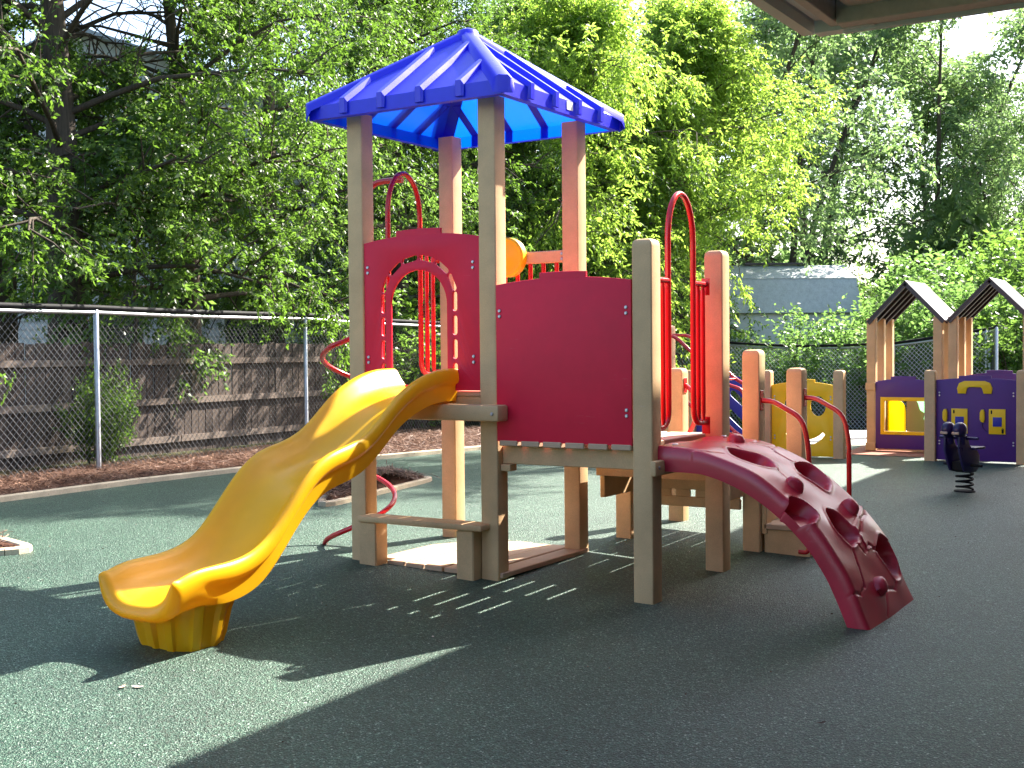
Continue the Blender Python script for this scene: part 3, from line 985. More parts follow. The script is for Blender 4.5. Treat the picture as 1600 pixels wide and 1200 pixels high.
# --- hoop rails at the two openings
def hoop(X, yo, zd, ra=.0185):
    """hoop and side rails standing in plane x = X; yo = south post face, zd = deck height"""
    h = thing_part = None
    yl, yr = yo + .358, yo + .730
    zt = zd + 1.508; r = (yr - yl) / 2
    pts = [(X, yo + .13, zd + .085), (X, yl, zd + .085), (X, yl, zt - r * 1.55)]
    left_ = fillet(pts, .13, 6)
    top_ = [(X, (yl + yr) / 2 - r * math.cos(a), zt - r * 1.55 + r * 1.55 * math.sin(a)) for a in np.linspace(0, math.pi, 20)]
    pts = [(X, yr, zt - r * 1.55), (X, yr, zd + .085), (X, yo + .935, zd + .085)]
    right_ = fillet(pts, .13, 6)
    path = [Vector(p) for p in left_[:-1]] + [Vector(p) for p in top_] + [Vector(p) for p in right_[1:]]
    rail = MB().tube(path, ra, 10).build('hoop_rail', M['red_tube'], ps, 60)
    bar = MB()
    bar.tube([(X, yo + .127, zd + .968), (X, yl + .004, zd + .968)], ra, 10)
    bar.build('grab_bar', M['red_tube'], rail, 60)
    bar = MB(); bar.tube([(X, yr - .004, zd + .968), (X, yo + .935, zd + .968)], ra, 10)
    bar.build('grab_bar', M['red_tube'], rail, 60)
    for y in (yl - .076, yl - .152, yr + .076, yr + .152):
        MB().tube([(X, y, zd + .085), (X, y, zd + .15), (X, y, zd + .92), (X, y, zd + .968)], [.010, .0165, .0165, .010], 8).build('baluster', M['red_tube'], rail, 60)
    for y, z in ((yo + .1285, zd + .968), (yo + .1285, zd + .08), (yo + .9265, zd + .968), (yo + .9265, zd + .08)):
        MB().box(X - .028, X + .028, y - .003, y + .003, z - .07, z + .04, .002).build('flange', M['red_tube'], rail)
    return rail
hoop(1.005, .0, .887)
hoop(-1.118, .0, 1.190)

# --- back barrier of the tower with a yellow drum
MB().box(-1.055, -.127, 1.095, 1.135, 2.062, 2.148, .006).build('barrier_rail', M['lumber'], ps)
for i in range(8):
    x = -1.055 + .09 + i * .1085
    MB().tube([(x, 1.115, 1.205), (x, 1.115, 2.062)], .0165, 8).build('baluster', M['red_tube'], ps, 60)
MB().box(-1.055, -.127, 1.095, 1.135, 1.19, 1.255, .006).build('barrier_rail', M['lumber'], ps)
bolts(ps, [(-.150, 1.092, 2.085), (-.150, 1.092, 2.122)])
dr = MB()
dc = Vector((-.578, 1.06, 2.112))
dr.tube([dc + Vector((0, .034, 0)), dc + Vector((0, .030, 0)), dc + Vector((0, -.022, 0)), dc + Vector((0, -.034, 0)), dc + Vector((0, -.028, 0)), dc + Vector((0, -.040, 0)), dc + Vector((0, -.043, 0))],
        [.10, .142, .142, .128, .100, .055, .012], 32)
drum = dr.build('spinner_drum', M['yellow_sheet'], ps, 30)
o = link('bolt', BOLT, M['steel'], drum, dc + Vector((0, -.043, 0)))

# --- corkscrew climber on the far side of the tower
hc = Vector((-1.515, .50)); hr = .255
pts = []
z_g = g(hc.x, hc.y)
for i in range(110):
    a = rad(205 + i / 109 * 360 * 2.28)
    zz = z_g - .02 + (i / 109) * 1.53
    k_ = 1.0 if i < 104 else 1 - (i - 104) * .1
    pts.append((hc.x + hr * k_ * math.cos(a), hc.y + hr * k_ * math.sin(a), zz))
cork = MB().tube(pts, .019, 8).build('corkscrew_climber', M['red_tube'], ps, 60)
MB().tube(fillet([(hc.x + .10, hc.y, z_g - .03), (hc.x + .10, hc.y, 2.655), (-1.118, .53, 2.655)], .25, 6), .0215, 10).build('pole', M['red_tube'], cork, 60)

# --- stair landing on the far side
post(1.030, 1.806, 1.435); post(1.030, 2.72, 1.29)
post(.058, 1.73, 1.29); post(.058, 2.66, 1.29)
planks(ps, .065, .900, 1.76, 2.84, .600, 5)
MB().box(-.06, .90, 1.765, 1.80, .30, .372, .004).build('stair_board', M['lumber'], ps)
MB().box(-.06, .90, 1.765, 1.80, .424, .515, .004).build('stair_board', M['lumber'], ps)
for a_, b_ in ((-.055, .362), (.404, .515), (.557, .895)):
    MB().box(a_, b_, 1.772, 1.793, .3735, .4225, .002).build('stair_cleat', M['lumber'], ps)
planks(ps, .10, .90, 1.20, 1.74, .745, 4)
MB().box(.062, .936, 1.183, 1.198, .56, .852, .003).build('stair_riser', M['lumber'], ps)
MB().box(.062, .936, 1.728, 1.752, .612, .709, .003).build('stair_riser', M['lumber'], ps)
MB().box(.062, .936, 1.20, 1.235, .56, .705, .004).build('stair_board', M['lumber'], ps)
MB().box(.062, .10, 1.24, 1.75, .40, .70, .004).build('stair_stringer', M['lumber'], ps)
MB().box(.90, .936, 1.24, 1.75, .40, .70, .004).build('stair_stringer', M['lumber'], ps)
# lower step
MB().box(1.05, 1.40, 1.83, 2.82, .165, .205, .006).build('step_tread', M['plank'], ps)
MB().box(1.05, 1.385, 1.845, 1.885, g(1.2, 1.9) - .01, .163, .005).build('step_side', M['lumber'], ps)
MB().box(1.345, 1.385, 1.888, 2.80, g(1.3, 2.3) - .01, .163, .005).build('step_riser', M['lumber'], ps)
MB().box(1.034, 1.062, 1.94, 2.72, .207, .56, .005).build('step_riser', M['lumber'], ps)
MB().box(1.034, 1.075, 1.83, 1.935, .13, .50, .006).build('stair_stringer', M['lumber'], ps)
def stair_rail(y, zt):
    rail = MB().tube(fillet([(1.034, y, zt), (1.115, y, zt - .005), (1.325, y, zt - .12), (1.372, y, zt - .32), (1.372, y, g(1.37, y) + .03), (1.30, y, g(1.3, y) + .03)], [.04, .08, .10, .04], 5), .019, 10).build('stair_rail', M['red_tube'], ps, 60)
    MB().box(1.031, 1.036, y - .03, y + .03, zt - .07, zt + .07, .002).build('flange', M['red_tube'], rail)
    MB().box(1.388, 1.394, y - .03, y + .05, g(1.37, y) + .02, g(1.37, y) + .13, .002).build('flange', M['red_tube'], rail)
stair_rail(1.855, 1.075); stair_rail(2.79, 1.06)
rail = MB().tube(fillet([(.062, 2.72, 1.15), (.16, 2.66, 1.10), (.22, 2.60, .90), (.10, 2.60, .70)], [.1, .12], 6), .019, 10).build('stair_rail', M['red_tube'], ps, 60)
MB().box(.059, .064, 2.69, 2.75, 1.09, 1.21, .002).build('flange', M['red_tube'], rail)
# gusset brace under the lower deck
MB().add([(.13, 1.255, .73), (.13, 1.285, .73), (.56, 1.255, .73), (.56, 1.285, .73), (.50, 1.255, .56), (.50, 1.285, .56), (.42, 1.255, .54), (.42, 1.285, .54)],
         [(0, 2, 4, 6), (1, 7, 5, 3), (0, 1, 3, 2), (2, 3, 5, 4), (4, 5, 7, 6), (6, 7, 1, 0)]).build('gusset_brace', M['lumber'], ps)

# ------------------------------------------------------------------ maze panels behind the tower
mz = thing('maze_wall', (-1.9, 8.55, g(-1.9, 8.55)), 'low maze wall with a yellow smiling face panel between tan posts behind the stairs', 'play panel')
for x in (-.41, -1.345, -2.385, -3.42):
    post(x, 8.49, 1.165, parent=mz)
def maze_outline(x0, x1, z0=.085, zs=.975, zt=1.02, step=.034):
    c = (x0 + x1) / 2
    return arch_outline(x0, x1, z0, zs, zt, c - .16, c + .16, step)
x0, x1 = -1.343, -.539
c = (x0 + x1) / 2 + .035
smile = arc(c, .52, .30, 212, 328, 16) + arc(c, .59, .30, 318, 222, 14)
yp = flat('face_panel', [maze_outline(x0, x1), arc(c - .175, .715, .098, 0, 348, 20, .125), arc(c + .165, .715, .098, 0, 348, 20, .125), smile], M['yellow_sheet'], mz, XZ(8.545), .02)
props(yp, 'yellow panel with two round eye holes and a smile cut through')
bolts(yp, [(x, 8.534, z + dz) for x in (x0 + .04, x1 - .04) for z in (.3, .8) for dz in (0, .034)])
x0, x1 = -2.383, -1.474
c = (x0 + x1) / 2
sl_ = [capsule((c - .26, .86), (c + .36, .30), .045), capsule((c - .38, .64), (c + .08, .22), .045), capsule((c + .06, .86), (c + .36, .60), .04)]
bp = flat('slotted_panel', [maze_outline(x0, x1, zs=1.0, zt=1.05)] + sl_, M['blue_sheet'], mz, XZ(8.545), .02)
props(bp, 'dark blue panel with slanting slots')
x0, x1 = -3.418, -2.514
pp = flat('purple_panel', [maze_outline(x0, x1, zs=1.02, zt=1.06)], M['purple_sheet'], mz, XZ(8.545), .02)
for a in range(3):
    for b_ in range(3):
        MB().disc((-3.2 + a * .22, 8.534, .4 + b_ * .22), (0, -1, 0), .03, .012, 12, .004).build('button', M['steel'], pp, 40)

# red-railed play ladder in front of the blue panel
lad = thing('climbing_rail', (-1.9, 7.6, g(-1.9, 7.6)), 'slanting red tube climber in front of the dark blue slotted panel', 'climber')
for y in (7.45, 7.95):
    MB().tube(fillet([(-2.45, y, 1.62), (-2.2, y, 1.62), (-1.55, y, 1.02), (-1.28, y, .95), (-1.28, y, g(-1.3, y) - .02)], [.15, .2, .12], 5), .022, 10).build('side_rail', M['red_tube'], lad, 60)
    MB().tube(fillet([(-2.45, y, .95), (-2.2, y, .95), (-1.55, y, .35), (-1.28, y, .28)], [.15, .15], 5), .022, 10).build('lower_rail', M['red_tube'], lad, 60)
for (x, z) in ((-2.0, 1.435), (-1.8, 1.25), (-1.6, 1.065), (-2.0, .765), (-1.8, .58), (-1.6, .395)):
    MB().tube([(x, 7.45, z), (x, 7.95, z)], .016, 8).build('rung', M['red_tube'], lad, 60)
post(-2.45, 7.40, 1.75, parent=lad); post(-2.45, 7.92, 1.75, parent=lad)

# ------------------------------------------------------------------ play houses
def gable(parent, xl, xr, y0, y1, ze, zr):
    xm = (xl + xr) / 2
    th = .022
    rf = None
    for sx, xa in ((-1, xl), (1, xr)):
        nrm = Vector((sx * (zr - ze), 0, abs(xa - xm))).normalized()
        d = nrm * th
        p = [Vector((xa, y0, ze)), Vector((xa, y1, ze)), Vector((xm, y1, zr)), Vector((xm, y0, zr))]
        if sx > 0: p = p[::-1]
        vs = p + [q - d for q in p]
        ob = MB().add(vs, [(3, 2, 1, 0), (4, 5, 6, 7), (0, 1, 5, 4), (1, 2, 6, 5), (2, 3, 7, 6), (3, 0, 4, 7)]).build('roof_slope', M['dark_metal'], parent)
        n_ = 5
        for k in range(n_):
            yb = y0 + .012 + (y1 - y0 - .075) * k / (n_ - 1)
            a_ = Vector((xa, yb, ze)) - d * 1.05; b_ = Vector((xm, yb, zr)) - d * 1.05
            w = Vector((0, .05, 0)); dn = -nrm * .035
            vs = [a_, a_ + w, b_ + w, b_, a_ + dn, a_ + w + dn, b_ + w + dn, b_ + dn]
            MB().add(vs, [(0, 1, 2, 3), (7, 6, 5, 4), (0, 4, 5, 1), (1, 5, 6, 2), (2, 6, 7, 3), (3, 7, 4, 0)]).build('roof_batten', M['dark_metal'], ob)
    return rf
ph = thing('play_house', (.0, 10.3, g(0, 10.3)), 'purple toy house with a yellow framed window under the first gable roof', 'play house')
gable(ph, -.515, .50, 9.84, 10.92, 1.785, 2.315)
for x in (-.405, .455):
    for y in (9.88, 10.30, 10.72):
        post(x, y, 1.83 if y > 0 else 1, cap=False, parent=ph, sz=.115)
for z in (.075, .875):
    MB().box(-.53, -.40, 9.86, 10.0, z, z + .10, .006).build('post_collar', M['lumber'], ph)
win = [(-.335, .290), (.330, .290), (.330, .785), (-.335, .785)]
inn = [(-.285, .335), (.280, .335), (.280, .735), (-.285, .735)]
wp = flat('window_panel', [arch_outline(-.402, .338, .10, .985, 1.03, -.20, .12), inn], M['purple_sheet'], ph, XZ(9.90), .02)
fr = flat('window_frame', [win, inn], M['yellow_sheet'], wp, XZ(9.883), .016)
# tinted sheets seen through the window, lit from behind
flat('yellow_backboard', [[(-.64, .10), (-.20, .10), (-.20, .56)] + arc(-.38, .56, .18, 0, 180, 14) + [(-.64, .56)]], M['tint_yellow'], ph, XZ(10.66), .012)
flat('tan_backboard', [[(-.196, .10), (.06, .10), (.06, .40), (.03, .46), (.04, .54), (-.02, .58), (-.05, .68), (-.12, .76), (-.196, .78)]], M['tint_tan'], ph, XZ(10.69), .012)
flat('mint_backboard', [[(-.14, .10), (.95, .10), (.95, .98), (-.14, .98)]], M['tint_mint'], ph, XZ(10.94), .012)
flat('purple_sidewall', [[(9.98, .10), (10.75, .10), (10.75, .98), (9.98, 1.0)]], M['purple_sheet'], ph, YZ(-.462), .02)

ph2 = thing('play_house', (1.05, 10.3, g(1.05, 10.3)), 'second gabled toy house roof on tan posts at the right edge above the phone panel', 'play house')
gable(ph2, .515, 1.555, 9.84, 10.92, 1.785, 2.315)
for x in (.640, 1.54):
    for y in (9.88, 10.30, 10.72):
        post(x, y, 1.83, cap=False, parent=ph2, sz=.115)
flat('side_panel', [arch_outline(.642, 1.422, .12, 1.06, 1.10, .90, 1.22)], M['purple_sheet'], ph2, XZ(10.40), .02)

pn = thing('phone_panel', (1.05, 8.75, g(1.05, 8.75)), 'purple play panel with yellow toy telephone and two keypads behind the spring rider', 'play panel')
post(.640, 8.69, 1.165, parent=pn); post(1.680, 8.69, 1.165, parent=pn)
pb = flat('panel_board', [arch_outline(.642, 1.552, .085, 1.045, 1.07, .90, 1.27, .028)], M['purple_sheet'], pn, XZ(8.755), .02)
hs = arc(1.085, .845, .205, 25, 155, 16, .19)[:0]
hand = [(.895, .885), (.985, .885), (1.0, .945), (1.02, .962), (1.15, .962), (1.17, .945), (1.185, .885), (1.275, .885), (1.285, .95), (1.26, 1.01), (1.20, 1.035), (.97, 1.035), (.91, 1.01), (.885, .95)]
flat('telephone', [hand], M['yellow_sheet'], pb, XZ(8.735), .018)
for x in (.820, 1.245):
    kp = flat('keypad', [[(x, .41), (x + .185, .41), (x + .185, .705), (x, .705)]], M['yellow_sheet'], pb, XZ(8.736), .016)
    flat('screen', [[(x + .045, .50), (x + .145, .50), (x + .145, .61), (x + .045, .61)]], M['blue_sheet'], kp, XZ(8.726), .008)
    flat('mark', [capsule((x + .030, .655), (x + .030, .683), .008)], M['black'], kp, XZ(8.7265), .004, .001)
    flat('mark', [capsule((x + .155, .432), (x + .155, .468), .012), arc(x + .155, .468, .004, 0, 330, 6)], M['black'], kp, XZ(8.7265), .004, .001)
    rc = flat('receiver', [[(x - .085, .55), (x - .055, .545), (x - .045, .58), (x - .045, .665), (x - .055, .70), (x - .085, .695), (x - .10, .66), (x - .10, .585)]], M['yellow_sheet'], pb, XZ(8.728), .04, .008)
    MB().tube([(x - .075, 8.74, .545), (x - .07, 8.738, .49), (x - .04, 8.737, .45), (x - .005, 8.738, .44)], .004, 6).build('cord', M['navy'], pb, 60)
bolts(pb, [(x, 8.744, z + dz) for x in (.68, 1.515) for z in (.28, .86) for dz in (0, .034)])

# ------------------------------------------------------------------ spring rider
sx_, sy_ = 1.588, 5.78
sr = thing('spring_rider', (sx_, sy_, g(sx_, sy_)), 'dark purple spring rider with twin round heads in front of the phone panel', 'spring rider')
z0 = g(sx_, sy_)
MB().disc((sx_, sy_, z0 - .01), (0, 0, 1), .10, .022, 20, .006).build('base_plate', M['black'], sr, 40)
pts = [(sx_ + .075 * math.cos(a), sy_ + .082 * math.sin(a), z0 + .02 + .225 * a / (2 * math.pi * 4.5)) for a in np.linspace(0, 2 * math.pi * 4.5, 130)]
MB().tube(pts, .011, 8).build('spring', M['black'], sr, 60)
# rider faces the camera and slightly right
ang = rad(-20)
Rm = Matrix.Translation((sx_, sy_, 0)) @ Matrix.Rotation(ang, 4, 'Z')
def rider_plate(name, ol, xo, mat, t=.022, parent=sr):
    return flat(name, [ol], mat, parent, lambda u, v, w: tuple(Rm @ Vector((xo + w, u, v))), t)
body = [(-.13, .21), (-.05, .19), (.06, .19), (.11, .25), (.12, .38), (.08, .45), (.0, .46), (-.05, .51), (-.09, .60), (-.22, .60), (-.22, .46), (-.17, .30)]
body = [(u_, .245 + (v_ - .19) * (.215 / .27)) if v_ < .46 else (u_, v_) for (u_, v_) in body]
for xo in (-.075, .075):
    rider_plate('body_plate', body, xo, M['navy'])
MB().box(-.066, .066, -.12, .10, .26, .35, .01, 1, Rm).build('body_block', M['black'], sr)
seat = MB(); seat.box(-.12, .12, -.02, .17, .462, .486, .01, 2, Rm); seat.build('seat', M['navy'], sr, 40)
for xo in (-.060, .062):
    hd = MB()
    for (y_, z_, r_) in ((-.18, .655, .072),):
        hd.tube([Rm @ Vector((xo, y_ + .035, z_ - .13)), Rm @ Vector((xo, y_ + .01, z_ - .06))], [.04, .045], 12)
        # rounded head
        prf = [(0.02, -.074), (.045, -.06), (.064, -.035), (.072, 0), (.066, .032), (.048, .058), (.02, .073)]
        n_ = 14; vv = []; ffs = []
        for (rr_, zz_) in prf:
            for k in range(n_):
                a = 2 * math.pi * k / n_
                vv.append(Rm @ Vector((xo + rr_ * .86 * math.cos(a), y_ + rr_ * 1.15 * math.sin(a), z_ + zz_)))
        for j in range(len(prf) - 1):
            for k in range(n_):
                ffs.append((j * n_ + k, j * n_ + (k + 1) % n_, (j + 1) * n_ + (k + 1) % n_, (j + 1) * n_ + k))
        ffs.append(tuple(reversed(range(n_)))); ffs.append(tuple((len(prf) - 1) * n_ + k for k in range(n_)))
        hd.add(vv, ffs)
    ho = hd.build('head', M['navy'], sr, 60)
    MB().box(xo - .038, xo + .038, -.262, -.248, .615, .640, .005, 1, Rm).build('nose_band', M['leaf_dry'], ho)
MB().tube([Rm @ Vector((-.20, -.10, .575)), Rm @ Vector((.20, -.10, .575))], .014, 10).build('handle_bar', M['navy'], sr, 60)
MB().tube([Rm @ Vector((-.20, -.03, .315)), Rm @ Vector((.20, -.03, .315))], .014, 10).build('foot_bar', M['black'], sr, 60)

# ------------------------------------------------------------------ chain link fences
def chain_fence(pts, label, hfun, name='chain_link_fence', group=None, pitch=.082, wr=.0028, wmat='wire'):
    base_ = pts[0]
    th = thing(name, (base_[0], base_[1], g(*base_)), label, 'chain link fence')
    tops = []
    for i, (x, y) in enumerate(pts):
        zt = hfun(x, y)
        r_ = .030
        p_ = MB()
        p_.tube([(x, y, g(x, y) - .1), (x, y, zt + .02), (x, y, zt + .045)], [r_, r_, r_ * .4], 10)
        p_.build('fence_post', M['galv'], th, 60)
        tops.append(Vector((x, y, zt)))
    # swept rail and black cover pipe
    fine = []
    for i in range(len(tops) - 1):
        for k in range(4):
            fine.append(tops[i].lerp(tops[i + 1], k / 4) - Vector((0, 0, .012 * math.sin(math.pi * k / 4))))
    fine.append(tops[-1])
    dn = Vector((0, 0, 1))
    MB().tube([p + dn * .0 for p in fine], .022, 8).build('top_rail', M['galv'], th, 60)
    MB().tube([p + dn * .058 for p in fine], .030, 8).build('cover_pipe', M['black'], th, 60)
    for i in range(len(pts) - 1):
        a, b_ = tops[i], tops[i + 1]
        ln = (b_ - a).xy.length
        H = 1.86
        vs = []; fs_ = []
        d = (b_ - a) / ln
        side = Vector((-d.y, d.x, 0)).normalized()
        ncell = int(ln / pitch)
        steps_v = int(H / pitch)
        for sgn in (1, -1):
            # each wire is a diagonal from the rail to the ground, clipped to the bay
            for k in range(-steps_v - 1, ncell + steps_v + 2):
                u0 = k * pitch; u1 = u0 + sgn * H * .95
                t0, t1 = 0., 1.
                du = u1 - u0
                for lim in (0, ln):
                    pass
                ta = (0 - u0) / du; tb = (ln - u0) / du
                lo, hi = min(ta, tb), max(ta, tb)
                t0 = max(t0, lo); t1 = min(t1, hi)
                if t1 - t0 < .01: continue
                nseg = max(1, int((t1 - t0) * 3))
                for q in range(nseg):
                    tA = t0 + (t1 - t0) * q / nseg; tB = t0 + (t1 - t0) * (q + 1) / nseg
                    P0 = a + d * (u0 + du * tA) + Vector((0, 0, -.02 - H * tA)) + side * (.034 + .004 * sgn)
                    P1 = a + d * (u0 + du * tB) + Vector((0, 0, -.02 - H * tB)) + side * (.034 + .004 * sgn)
                    dr_ = (P1 - P0).normalized()
                    w1 = dr_.cross(side) * wr; w2 = side * wr
                    n0 = len(vs)
                    vs += [P0 + w1, P0 - w1 * .5 + w2, P0 - w1 * .5 - w2, P1 + w1, P1 - w1 * .5 + w2, P1 - w1 * .5 - w2]
                    fs_ += [(n0, n0 + 1, n0 + 4, n0 + 3), (n0 + 1, n0 + 2, n0 + 5, n0 + 4), (n0 + 2, n0, n0 + 3, n0 + 5)]
        w_ = MB(); w_.add(vs, fs_)
        props(w_.build('wire_mesh', M[wmat], th), kind='stuff')
    return th
yl_ = [-4.75, -.85, 3.05, 6.95, 10.85, 14.75, 18.2]
chain_fence([(fence_x(y), y) for y in yl_] + [(-8.8, 20.8)], 'long chain link fence with black topped rail in front of the weathered board fence', lambda x, y: 1.93 - (.06 if y > 10 else 0) - (.20 if y > 20 else 0) - (.05 if y > 17 else 0))
chain_fence([(-8.74, 20.86), (-7.0, 20.82), (-5.15, 20.75), (-3.0, 20.65), (-1.05, 20.5)], 'sagging chain link fence in front of the bushes behind the maze wall', lambda x, y: float(np.interp(x, [-8.8, -7, -5.15, -3, -1.05], [1.66, 1.54, 1.43, 1.475, 1.745])), pitch=.098, wr=.0052, wmat='wire_lit')
chain_fence([(-.98, 20.46), (-.55, 18.9)], 'short chain link run past the corner post behind the toy house roofs', lambda x, y: float(np.interp(y, [13, 20.5], [1.9, 1.75])))

# ------------------------------------------------------------------ weathered board fence
wf = thing('board_fence', (-9.0, 3, g(-9, 3)), 'weathered brown board fence with horizontal rails behind the chain link on the left', 'wooden fence')
A_ = Vector((-8.72, -3.2, 0)); B_ = Vector((-9.55, 12.6, 0))
dv = (B_ - A_); ln = dv.length; dv.normalize(); nv = Vector((dv.y, -dv.x, 0))
angz = math.atan2(dv.y, dv.x)
bmb = MB().box(-.068, .068, -.011, .011, 0, 1.62, .004)
BOARD = bpy.data.meshes.new('board'); BOARD.from_pydata(bmb.v, [], bmb.f); BOARD.materials.append(M['old_wood'])
nb_ = int(ln / .143)
rb = random.Random(3)
for i in range(nb_):
    p = A_ + dv * (.07 + i * .143)
    o = link('board', BOARD, None, wf, (p.x, p.y, g(p.x, p.y) - .10 + rb.uniform(-.012, .012)))
    o.rotation_euler = (rb.uniform(-.008, .008), rb.uniform(-.006, .006), angz)
    o.scale = (1, 1, 1 + rb.uniform(-.008, .008))
nrail = 7
for i in range(nrail):
    a = A_ + dv * (ln * i / nrail + .01); b_ = A_ + dv * (ln * (i + 1) / nrail - .01)
    for z in (.12, .66, 1.22):
        za, zb = g(a.x, a.y) + z, g(b_.x, b_.y) + z
        q0 = a + nv * .012; q1 = b_ + nv * .012
        th_ = nv * .042
        vs = [(q0.x, q0.y, za), (q1.x, q1.y, zb), (q1.x + th_.x, q1.y + th_.y, zb), (q0.x + th_.x, q0.y + th_.y, za)]
        vs += [(v[0], v[1], v[2] + .088) for v in vs]
        MB().add(vs, [(3, 2, 1, 0), (4, 5, 6, 7), (0, 1, 5, 4), (1, 2, 6, 5), (2, 3, 7, 6), (3, 0, 4, 7)]).build('rail', M['old_rail'], wf)
    MB().box(-.045, .045, .013, .10, 0, 1.50, .005, 1, Matrix.Translation((a.x - nv.x * .12, a.y - nv.y * .12, g(a.x, a.y))) @ Matrix.Rotation(angz, 4, 'Z')).build('post', M['old_wood'], wf)

# ------------------------------------------------------------------ buildings
def prism_roof(parent, P, name, mat, th=.08):
    """sloped slab from 4 corner points"""
    P = [Vector(p) for p in P]
    n_ = (P[1] - P[0]).cross(P[3] - P[0]).normalized()
    if n_.z < 0: n_ = -n_
    vs = P + [p - n_ * th for p in P]
    return MB().add(vs, [(0, 1, 2, 3), (7, 6, 5, 4), (0, 4, 5, 1), (1, 5, 6, 2), (2, 6, 7, 3), (3, 7, 4, 0)]).build(name, mat, parent)
# white house behind the left trees
hx = Vector((-20.2, 8.2, 0)); hdir = Vector((.80, .60, 0)); hn = Vector((-.60, .80, 0))
wh = thing('white_house', (-17.5, 12.5, g(-17.5, 12.5)), 'pale house with a gable roof glimpsed through the trees on the left', 'house')
def hp(u, v, z): q = hx + hdir * u + hn * v; return (q.x, q.y, z)
wl = MB()
W_, Dp, He = 9.5, 6.0, 6.4
wl.add([hp(0, 0, -.2), hp(W_, 0, -.2), hp(W_, 0, He), hp(W_ * .40, 0, 8.15), hp(0, 0, He - .1)], [(0, 1, 2, 3, 4)])
wl.add([hp(0, Dp, -.2), hp(W_, Dp, -.2), hp(W_, Dp, He), hp(W_ * .40, Dp, 8.15), hp(0, Dp, He - .1)], [(4, 3, 2, 1, 0)])
wl.add([hp(W_, 0, -.2), hp(W_, Dp, -.2), hp(W_, Dp, He), hp(W_, 0, He)], [(0, 1, 2, 3)])
wl.add([hp(0, 0, -.2), hp(0, Dp, -.2), hp(0, Dp, He), hp(0, 0, He)], [(3, 2, 1, 0)])
wall = wl.build('wall', M['siding'], wh)
for k in range(36):
    z = .1 + k * .17
    MB().add([hp(0, -.004, z), hp(W_, -.004, z), hp(W_, -.022, z - .165), hp(0, -.022, z - .165), hp(0, 0, z - .165), hp(W_, 0, z - .165)], [(0, 3, 2, 1), (3, 4, 5, 2)]).build('siding_board', M['siding'], wall)
prism_roof(wh, [hp(-.4, -.4, He - .25), hp(-.4, Dp + .4, He - .25), hp(W_ * .40, Dp + .4, 8.25), hp(W_ * .40, -.4, 8.25)], 'roof', M['shingle'])
prism_roof(wh, [hp(W_ * .40, -.4, 8.252), hp(W_ * .40, Dp + .4, 8.252), hp(W_ + .4, Dp + .4, He - .12), hp(W_ + .4, -.4, He - .12)], 'roof', M['shingle'])
for (u, z) in ((1.2, 1.6), (4.2, 1.6), (6.8, 1.6), (2.8, 4.2), (6.2, 4.2)):
    f_ = MB(); 
    f_.add([hp(u - .07, -.03, z - .07), hp(u + .97, -.03, z - .07), hp(u + .97, -.03, z + 1.37), hp(u - .07, -.03, z + 1.37)], [(0, 1, 2, 3)])
    wn = f_.build('window', M['white_paint'], wh)
    MB().add([hp(u, -.036, z), hp(u + .9, -.036, z), hp(u + .9, -.036, z + 1.3), hp(u, -.036, z + 1.3)], [(0, 1, 2, 3)]).build('pane', M['glass'], wn)

# gambrel shed on the right
sd0 = Vector((-7.75, 22.5, 0)); sdv = Vector((.81, .59, 0)).normalized(); sdn = Vector((-.59, .81, 0)).normalized()
sh = thing('garden_shed', (-5.6, 25, -.2), 'pale grey gambrel roofed shed half hidden by bushes beyond the back fence', 'shed')
def spnt(u, v, z): q = sd0 + sdv * u + sdn * v; return (q.x, q.y, z)
SL, SW = 3.6, 2.6
zs0, zs1, zs2, zs3 = -.3, 2.40, 3.20, 3.62
gl = MB()
for u in (.06, SL - .06):
    gl.add([spnt(u, .1, zs0), spnt(u, SW - .1, zs0), spnt(u, SW - .06, zs1), spnt(u, SW - .42, zs2), spnt(u, SW / 2, zs3 - .02), spnt(u, .42, zs2), spnt(u, .06, zs1)], [(0, 1, 2, 3, 4, 5, 6)])
gl.add([spnt(.06, .1, zs0), spnt(SL - .06, .1, zs0), spnt(SL - .06, .1, zs1), spnt(.06, .1, zs1)], [(0, 1, 2, 3)])
gl.add([spnt(.06, SW - .1, zs0), spnt(SL - .06, SW - .1, zs0), spnt(SL - .06, SW - .1, zs1), spnt(.06, SW - .1, zs1)], [(3, 2, 1, 0)])
gl.build('wall', M['siding'], sh)
prism_roof(sh, [spnt(0, -.06, zs1 - .06), spnt(SL, -.06, zs1 - .06), spnt(SL, .40, zs2 + .03), spnt(0, .40, zs2 + .03)], 'lower_roof', M['shingle'], .05)
prism_roof(sh, [spnt(0, .38, zs2 + .034), spnt(SL, .38, zs2 + .034), spnt(SL, SW / 2, zs3), spnt(0, SW / 2, zs3)], 'upper_roof', M['shingle'], .05)
prism_roof(sh, [spnt(0, SW - .38, zs2 + .034), spnt(SL, SW - .38, zs2 + .034), spnt(SL, SW / 2, zs3 + .004), spnt(0, SW / 2, zs3 + .004)], 'upper_roof', M['shingle'], .05)
prism_roof(sh, [spnt(0, SW + .06, zs1 - .06), spnt(SL, SW + .06, zs1 - .06), spnt(SL, SW - .40, zs2 + .03), spnt(0, SW - .40, zs2 + .03)], 'lower_roof', M['shingle'], .05)
